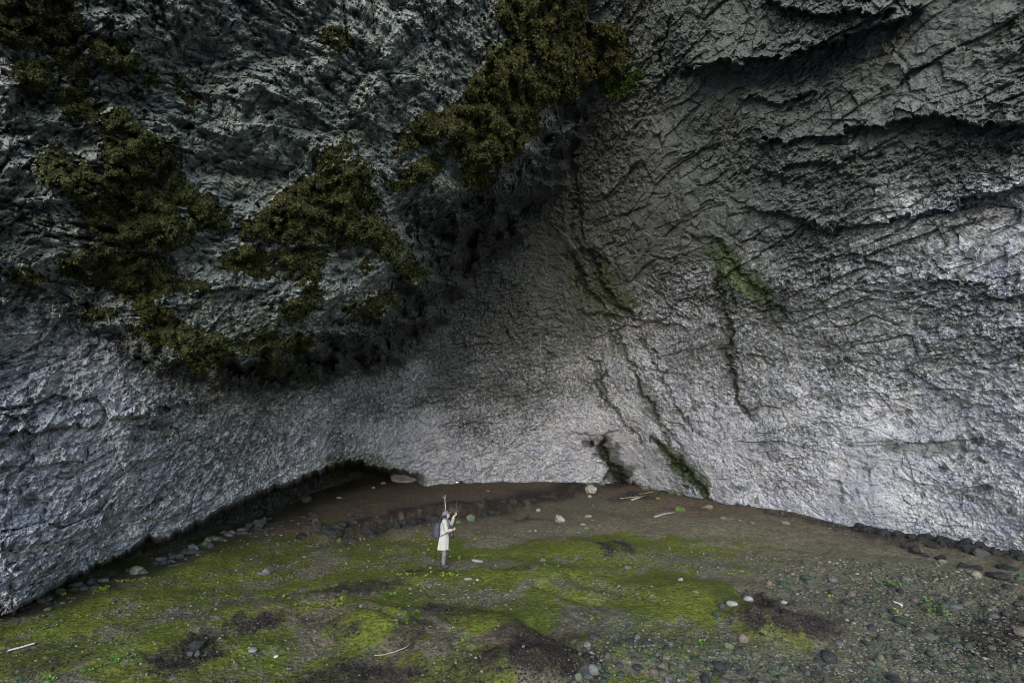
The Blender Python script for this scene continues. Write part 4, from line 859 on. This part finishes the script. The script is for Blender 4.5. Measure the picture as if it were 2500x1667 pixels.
# ------------------------------------------------------------------ the person
def blend(o, voxel, name, smooth_it=2):
    md = o.modifiers.new('r', 'REMESH'); md.mode = 'VOXEL'; md.voxel_size = voxel
    if smooth_it:
        sm = o.modifiers.new('s', 'SMOOTH'); sm.factor = .5; sm.iterations = smooth_it
    bpy.context.view_layer.update(); dg = bpy.context.evaluated_depsgraph_get()
    me = bpy.data.meshes.new_from_object(o.evaluated_get(dg)); o.modifiers.clear(); old = o.data; o.data = me; me.name = name
    me.polygons.foreach_set('use_smooth', np.full(len(me.polygons), True, bool)); bpy.data.meshes.remove(old)
    return o
def ell(bm, c, r, rot=None, seg=14):
    m = Matrix.Translation(c) @ (rot or Matrix.Identity(4)) @ Matrix.Diagonal((*r, 1)); bmesh.ops.create_uvsphere(bm, u_segments=seg, v_segments=seg - 4, radius=1, matrix=m)
def loft(bm, rings, seg=20):
    """rings: (x, y, z, rx, ry)"""
    R_ = []
    for x, y, z_, rx, ry in rings: R_.append([bm.verts.new((x + rx * math.cos(6.2832 * k / seg), y + ry * math.sin(6.2832 * k / seg), z_)) for k in range(seg)])
    for a, b in zip(R_, R_[1:]):
        for k in range(seg): bm.faces.new((a[k], a[(k + 1) % seg], b[(k + 1) % seg], b[k]))
    bm.faces.new(R_[0][::-1]); bm.faces.new(R_[-1])
SKIN = plain('skin', (.42, .27, .20), (.50, .33, .25), 8, .5); COAT = plain('beige coat cloth', (.31, .305, .28), (.38, .375, .35), 7, .85); TROU = plain('grey trousers cloth', (.11, .105, .125), (.15, .145, .165), 9, .85)
SHOE = plain('dark shoe', (.02, .02, .025), (.04, .04, .048), 8, .6); CAPM = plain('grey violet cap', (.11, .105, .125), (.155, .15, .17), 8, .85); HAIR = plain('black hair', (.008, .007, .007), (.022, .018, .016), 20, .45, (1, 1, .2), .5)
PACK = plain('dark blue backpack cloth', (.030, .032, .050), (.060, .063, .090), 8, .7); BLACKP = plain('black plastic', (.010, .010, .011), (.022, .022, .024), 6, .4, None, .5); HILITE = plain('camera highlight', (.62, .62, .64), (.72, .72, .74), 5, .3, None, .5)
pp, pt = ground_at(1083, 1384); pp = pp[0]
HS = 1.0
def V3(x, y, z_): return Vector((x * HS, y * HS, z_ * HS))
person = thing('person', pp, 'person in a long beige coat, cap and backpack holding up a selfie stick', 'person')
person.rotation_euler = (0, 0, .12)
def pmesh(name, build, mat, voxel, parent=None, sm=2):
    bm = bmesh.new(); build(bm); o = link(name, bm_mesh(bm, name), None, parent if parent is not None else person)
    if voxel: blend(o, voxel, name, sm)
    o.data.materials.clear(); o.data.materials.append(mat); return o
# joints: +x is where she faces, +y is away from the camera
SHN, SHF = (-.01, -.155, 1.27), (.0, .155, 1.27)
ELN, WRN = (.06, -.20, 1.02), (.225, -.10, 1.035)
ELF, WRF = (.20, .17, 1.16), (.262, .07, 1.405)
POLE0, POLE1 = Vector((.285, .0, .985)), Vector((.375, .03, 2.36))
def pole_at(z_): f = (z_ - POLE0.z) / (POLE1.z - POLE0.z); return POLE0.lerp(POLE1, f)
def hand(bm, wrist, zc, side):
    c = pole_at(zc); w = Vector(wrist); pd = (POLE1 - POLE0).normalized(); out = (c - w); out.z *= .2; out.normalize(); s_ = pd.cross(out).normalized() * side
    palm = w.lerp(c, .62) + s_ * .018
    tube_bm(bm, [w, w.lerp(palm, .5), palm], [.025, .030, .027], 8)
    ell(bm, palm, (.036, .022, .042))
    for f, (dz, ln) in enumerate(((.030, 1.0), (.010, 1.08), (-.011, 1.0), (-.031, .84))):      # four fingers closed round the pole
        o_ = c + pd * dz; r_ = .020
        k0 = palm + pd * dz * .9 + s_ * .008
        k1 = o_ + s_ * (r_ + .004) + out * .006; k2 = o_ + out * (r_ + .004) * ln; k3 = o_ - s_ * r_ * .9 + out * .004 * ln
        tube_bm(bm, [k0, k1, k2, k3], [.0105, .010, .009, .0075], 6)
    tube_bm(bm, [palm + pd * .012 - s_ * .012, palm.lerp(c, .6) + pd * .040 - s_ * .020, c + pd * .052 - s_ * .014 + out * .012], [.012, .011, .008], 6)   # thumb from the side of the palm
HEADT = Matrix.Translation((.03, 0, 1.435)) @ Matrix.Rotation(-.42, 4, 'Y')
def body(bm):
    tube_bm(bm, [(0, 0, .80), (-.01, 0, .95), (-.005, 0, 1.12), (0, 0, 1.27), (.005, 0, 1.31)], [.135, .115, .125, .12, .06], 14)
    tube_bm(bm, [(.0, 0, 1.29), (.015, 0, 1.34), (.025, 0, 1.40)], [.055, .048, .05], 12)
    ell(bm, HEADT @ Vector((-.005, 0, .035)), (.092, .075, .098)); ell(bm, HEADT @ Vector((.025, 0, -.03)), (.062, .055, .07))     # skull and face
    ell(bm, HEADT @ Vector((.052, 0, -.072)), (.024, .026, .020))                                                          # chin
    tube_bm(bm, [HEADT @ Vector((.078, 0, .025)), HEADT @ Vector((.100, 0, -.014)), HEADT @ Vector((.088, 0, -.022))], [.008, .014, .010], 8)   # nose
    ell(bm, HEADT @ Vector((.080, 0, -.046)), (.010, .022, .009))                                                           # lips
    for sy in (-1, 1):
        ell(bm, HEADT @ Vector((-.005, .076 * sy, .0)), (.018, .009, .028)); ell(bm, HEADT @ Vector((.073, .03 * sy, .012)), (.010, .014, .008))
        tube_bm(bm, [(-.01, .075 * sy, .84), (.0, .075 * sy, .62), (.01, .075 * sy, .43), (-.005, .075 * sy, .25), (-.01, .075 * sy, .09)], [.085, .072, .052, .050, .036], 12)
        tube_bm(bm, [(-.045, .078 * sy, .05), (.03, .08 * sy, .045), (.12, .085 * sy, .03)], [.035, .036, .026], 10)
    tube_bm(bm, [SHN, ELN, WRN], [.052, .040, .027], 10); tube_bm(bm, [SHF, ELF, WRF], [.052, .040, .027], 10)
    ell(bm, Vector(SHN), (.06, .06, .06)); ell(bm, Vector(SHF), (.06, .06, .06))
    hand(bm, WRN, 1.05, -1); hand(bm, WRF, 1.455, 1)
pmesh('body', body, SKIN, .0085, None, 1)
def coat(bm):
    loft(bm, [(-.035, 0, .485, .165, .185), (-.03, 0, .56, .158, .178), (-.02, 0, .72, .148, .170), (-.012, 0, .88, .135, .158), (-.01, 0, .99, .128, .150), (-.008, 0, 1.10, .138, .165), (-.002, 0, 1.20, .140, .175), (.0, 0, 1.27, .115, .165), (.003, 0, 1.315, .078, .09)], 24)
    tube_bm(bm, [(-.005, 0, 1.30), (.012, 0, 1.345)], [.080, .074], 14)                                           # collar
    for a, b, c in ((SHN, ELN, WRN), (SHF, ELF, WRF)):
        a, b, c = Vector(a), Vector(b), Vector(c); tube_bm(bm, [a, a.lerp(b, .5), b, b.lerp(c, .5), b.lerp(c, .88)], [.078, .070, .062, .056, .050], 12); ell(bm, a, (.082, .080, .082))
    for sy in (-.09, .02, .10): tube_bm(bm, [(.10, sy, .50), (.105, sy * .9, .75), (.10, sy * .7, .95)], [.035, .025, .012], 6)   # folds of the skirt
    for sy in (-.12, -.02, .1): tube_bm(bm, [(-.17, sy, .49), (-.15, sy * .9, .70), (-.12, sy * .7, .93)], [.036, .025, .012], 6)
pmesh('coat', coat, COAT, .011, None, 3)
pmesh('coat_belt', lambda bm: loft(bm, [(-.01, 0, .965, .139, .160), (-.01, 0, 1.00, .139, .160)], 24), plain('coat belt', (.36, .33, .27), (.44, .41, .34), 6), 0)
def trousers(bm):
    for sy in (-1, 1): tube_bm(bm, [(-.012, .05 * sy, .80), (.0, .07 * sy, .62), (.008, .075 * sy, .43), (-.004, .075 * sy, .25), (-.008, .075 * sy, .085)], [.080, .080, .068, .064, .055], 12)
pmesh('trousers', trousers, TROU, .011, None, 2)
for sy in (-1, 1):
    def shoe(bm): tube_bm(bm, [(-.075, .078 * sy, .045), (-.03, .078 * sy, .06), (.05, .083 * sy, .05), (.13, .088 * sy, .036), (.165, .09 * sy, .028)], [.034, .052, .047, .040, .024], 10); loft(bm, [(.04, .083 * sy, .0, .13, .048), (.04, .083 * sy, .03, .128, .046)], 14)
    pmesh('shoe', shoe, SHOE, .010, None, 2)
def cap(bm):
    def tr(p): return HEADT @ Vector(p)
    rings = []; 
    for h_, rx, ry in ((.030, .106, .088), (.060, .106, .090), (.095, .092, .080), (.120, .065, .058), (.133, .03, .028)):
        rings.append([bm.verts.new(tr((-.008 + rx * math.cos(6.2832 * k / 20), ry * math.sin(6.2832 * k / 20), h_))) for k in range(20)])
    for a, b in zip(rings, rings[1:]):
        for k in range(20): bm.faces.new((a[k], a[(k + 1) % 20], b[(k + 1) % 20], b[k]))
    bm.faces.new(rings[0][::-1]); bm.faces.new(rings[-1])
cp = pmesh('cap', cap, CAPM, 0)
def visor(bm):
    top = []; bot = []
    for k in range(13):
        a = -1.15 + 2.3 * k / 12
        for lst, dz in ((top, .006), (bot, -.004)):
            lst.append((bm.verts.new(HEADT @ Vector((-.008 + .102 * math.cos(a), .086 * math.sin(a), .040 + dz))), bm.verts.new(HEADT @ Vector((-.0 + .185 * math.cos(a * .75), .080 * math.sin(a), .030 + dz - .012 * math.cos(a))))))
    for k in range(12):
        bm.faces.new((top[k][0], top[k][1], top[k + 1][1], top[k + 1][0])); bm.faces.new((bot[k][0], bot[k + 1][0], bot[k + 1][1], bot[k][1])); bm.faces.new((top[k][1], bot[k][1], bot[k + 1][1], top[k + 1][1]))
pmesh('visor', visor, CAPM, 0, cp)
def hair(bm):
    ell(bm, HEADT @ Vector((-.035, 0, .02)), (.075, .082, .075)); ell(bm, HEADT @ Vector((-.06, 0, -.03)), (.05, .06, .06))
    for sy in (-1, 1): tube_bm(bm, [HEADT @ Vector((.01, .073 * sy, .03)), HEADT @ Vector((.0, .078 * sy, -.03)), (-.02, .07 * sy, 1.31)], [.018, .02, .012], 8)
    tube_bm(bm, [HEADT @ Vector((-.09, 0, .02)), (-.13, 0, 1.39), (-.155, 0, 1.30), (-.15, -.01, 1.20), (-.14, -.015, 1.13)], [.035, .042, .042, .035, .012], 10)
pmesh('hair', hair, HAIR, .010, None, 1)
bpk = thing('backpack', (0, 0, 0), 'dark blue backpack worn on the back of the beige coat', 'backpack')
bpk.matrix_world = Matrix.Translation(pp) @ Matrix.Rotation(.12, 4, 'Z')
def pack(bm):
    loft(bm, [(-.215, 0, .80, .06, .10), (-.225, 0, .83, .10, .135), (-.235, 0, .95, .125, .150), (-.24, 0, 1.08, .115, .148), (-.225, 0, 1.18, .090, .13), (-.20, 0, 1.235, .05, .09)], 20)
    ell(bm, Vector((-.325, 0, .93)), (.045, .10, .09))
pmesh('pack_body', pack, PACK, .013, bpk, 3)
for sy in (-1, 1):
    pmesh('shoulder_strap', lambda bm: tube_bm(bm, [(-.15, .085 * sy, 1.22), (-.07, .10 * sy, 1.335), (.03, .105 * sy, 1.345), (.115, .105 * sy, 1.26), (.145, .11 * sy, 1.12), (.10, .155 * sy, .98), (-.06, .172 * sy, .90), (-.16, .13 * sy, .88)], [.020] * 8, 8, .5), PACK, 0, bpk)
pmesh('top_handle', lambda bm: tube_bm(bm, [(-.16, -.03, 1.225), (-.165, -.03, 1.27), (-.165, .03, 1.27), (-.16, .03, 1.225)], .009, 6), BLACKP, 0, bpk)
for zz, ww in ((.98, .115), (1.10, .12)):
    pmesh('zip', lambda bm: tube_bm(bm, [(-.352 + .012 * (zz > 1), -ww, zz - .02), (-.366 + .012 * (zz > 1), 0, zz), (-.352 + .012 * (zz > 1), ww, zz - .02)], .006, 5), BLACKP, 0, bpk)
MW = Matrix.Translation(pp) @ Matrix.Rotation(.12, 4, 'Z')
ss = thing('selfie_stick', (0, 0, 0), 'long black selfie stick held upright with a camera on top', 'selfie stick'); ss.matrix_world = MW
pmesh('pole', lambda bm: tube_bm(bm, [POLE0, pole_at(1.5), pole_at(1.52), POLE1], [.010, .010, .0075, .0065], 8), BLACKP, 0, ss)
pmesh('grip', lambda bm: tube_bm(bm, [pole_at(.96), pole_at(.98), pole_at(1.12), pole_at(1.13)], [.012, .016, .016, .012], 10), BLACKP, 0, ss)
def camera_body(bm):
    c = POLE1 + Vector((.03, 0, .03)); bmesh.ops.create_cube(bm, size=1, matrix=Matrix.Translation(c) @ Matrix.Rotation(.15, 4, 'Y') @ Matrix.Diagonal((.15, .06, .085, 1)))
    bmesh.ops.bevel(bm, geom=bm.edges[:], offset=.014, segments=2, affect='EDGES')
cb = pmesh('action_camera', camera_body, BLACKP, 0, ss)
pmesh('lens', lambda bm: ell(bm, POLE1 + Vector((.115, 0, .02)), (.022, .032, .032)), BLACKP, 0, cb)
pmesh('highlight_block', lambda bm: bmesh.ops.create_cube(bm, size=1, matrix=Matrix.Translation(POLE1 + Vector((-.045, -.02, .022))) @ Matrix.Diagonal((.075, .03, .03, 1))), HILITE, 0, cb)  # bright block standing in for the highlight on the camera
pmesh('mount', lambda bm: tube_bm(bm, [POLE1 - Vector((0, 0, .02)), POLE1 + Vector((.01, 0, .0))], [.011, .014], 8), BLACKP, 0, ss)
pc = thing('camera_pouch', (0, 0, 0), 'black pouch hanging at the front of the beige coat', 'pouch'); pc.matrix_world = MW
pmesh('pouch_body', lambda bm: (loft(bm, [(.225, -.06, .80, .04, .035), (.23, -.06, .83, .062, .055), (.215, -.06, .90, .062, .058), (.20, -.06, .955, .045, .045)], 14)), BLACKP, .01, pc)
pmesh('strap', lambda bm: tube_bm(bm, [(.19, -.06, .95), (.150, -.05, 1.10), (.115, -.03, 1.24), (.04, -.07, 1.335)], .007, 6), BLACKP, 0, pc)
fs = thing('forked_stick', (0, 0, 0), 'pale forked wooden stick rising behind the person\'s cap', 'stick'); fs.matrix_world = MW
pmesh('shaft', lambda bm: tube_bm(bm, [(-.19, .10, .98), (-.13, .14, 1.15), (-.05, .15, 1.38), (-.005, .15, 1.60), (-.02, .15, 1.80), (-.028, .15, 1.90), (-.018, .15, 2.0)], [.014, .015, .015, .014, .013, .012, .008], 8), WOOD, 0, fs)
pmesh('fork', lambda bm: tube_bm(bm, [(-.028, .15, 1.88), (-.06, .145, 1.94), (-.105, .14, 1.965)], [.011, .009, .006], 7), WOOD, 0, fs)

# ------------------------------------------------------------------ look-alikes told apart by their order across the picture
bpy.context.view_layer.update()
same = {}
for o in col.objects:
    if o.parent is None and 'label' in o and 'category' in o and o.get('kind') != 'stuff': same.setdefault(o['label'], []).append(o)
ORD = ['', 'second', 'third', 'fourth', 'fifth', 'sixth', 'seventh', 'eighth', 'ninth', 'tenth', 'eleventh', 'twelfth', 'thirteenth', 'fourteenth', 'fifteenth', 'sixteenth']
for lb, obs in same.items():
    n = len(obs)
    if n < 2 or n > 32: continue
    if len(lb.split()) > 13: continue
    obs.sort(key=lambda o: float(to_px(np.array(o.matrix_world.translation))[0]))
    for i, o in enumerate(obs):
        if i == 0: t_ = 'leftmost'
        elif i == n - 1: t_ = 'rightmost'
        elif i < (n + 1) // 2: t_ = ORD[min(i, 15)] + ' from left'
        else: t_ = ORD[min(n - 1 - i, 15)] + ' from right'
        o['label'] = lb + ', ' + t_
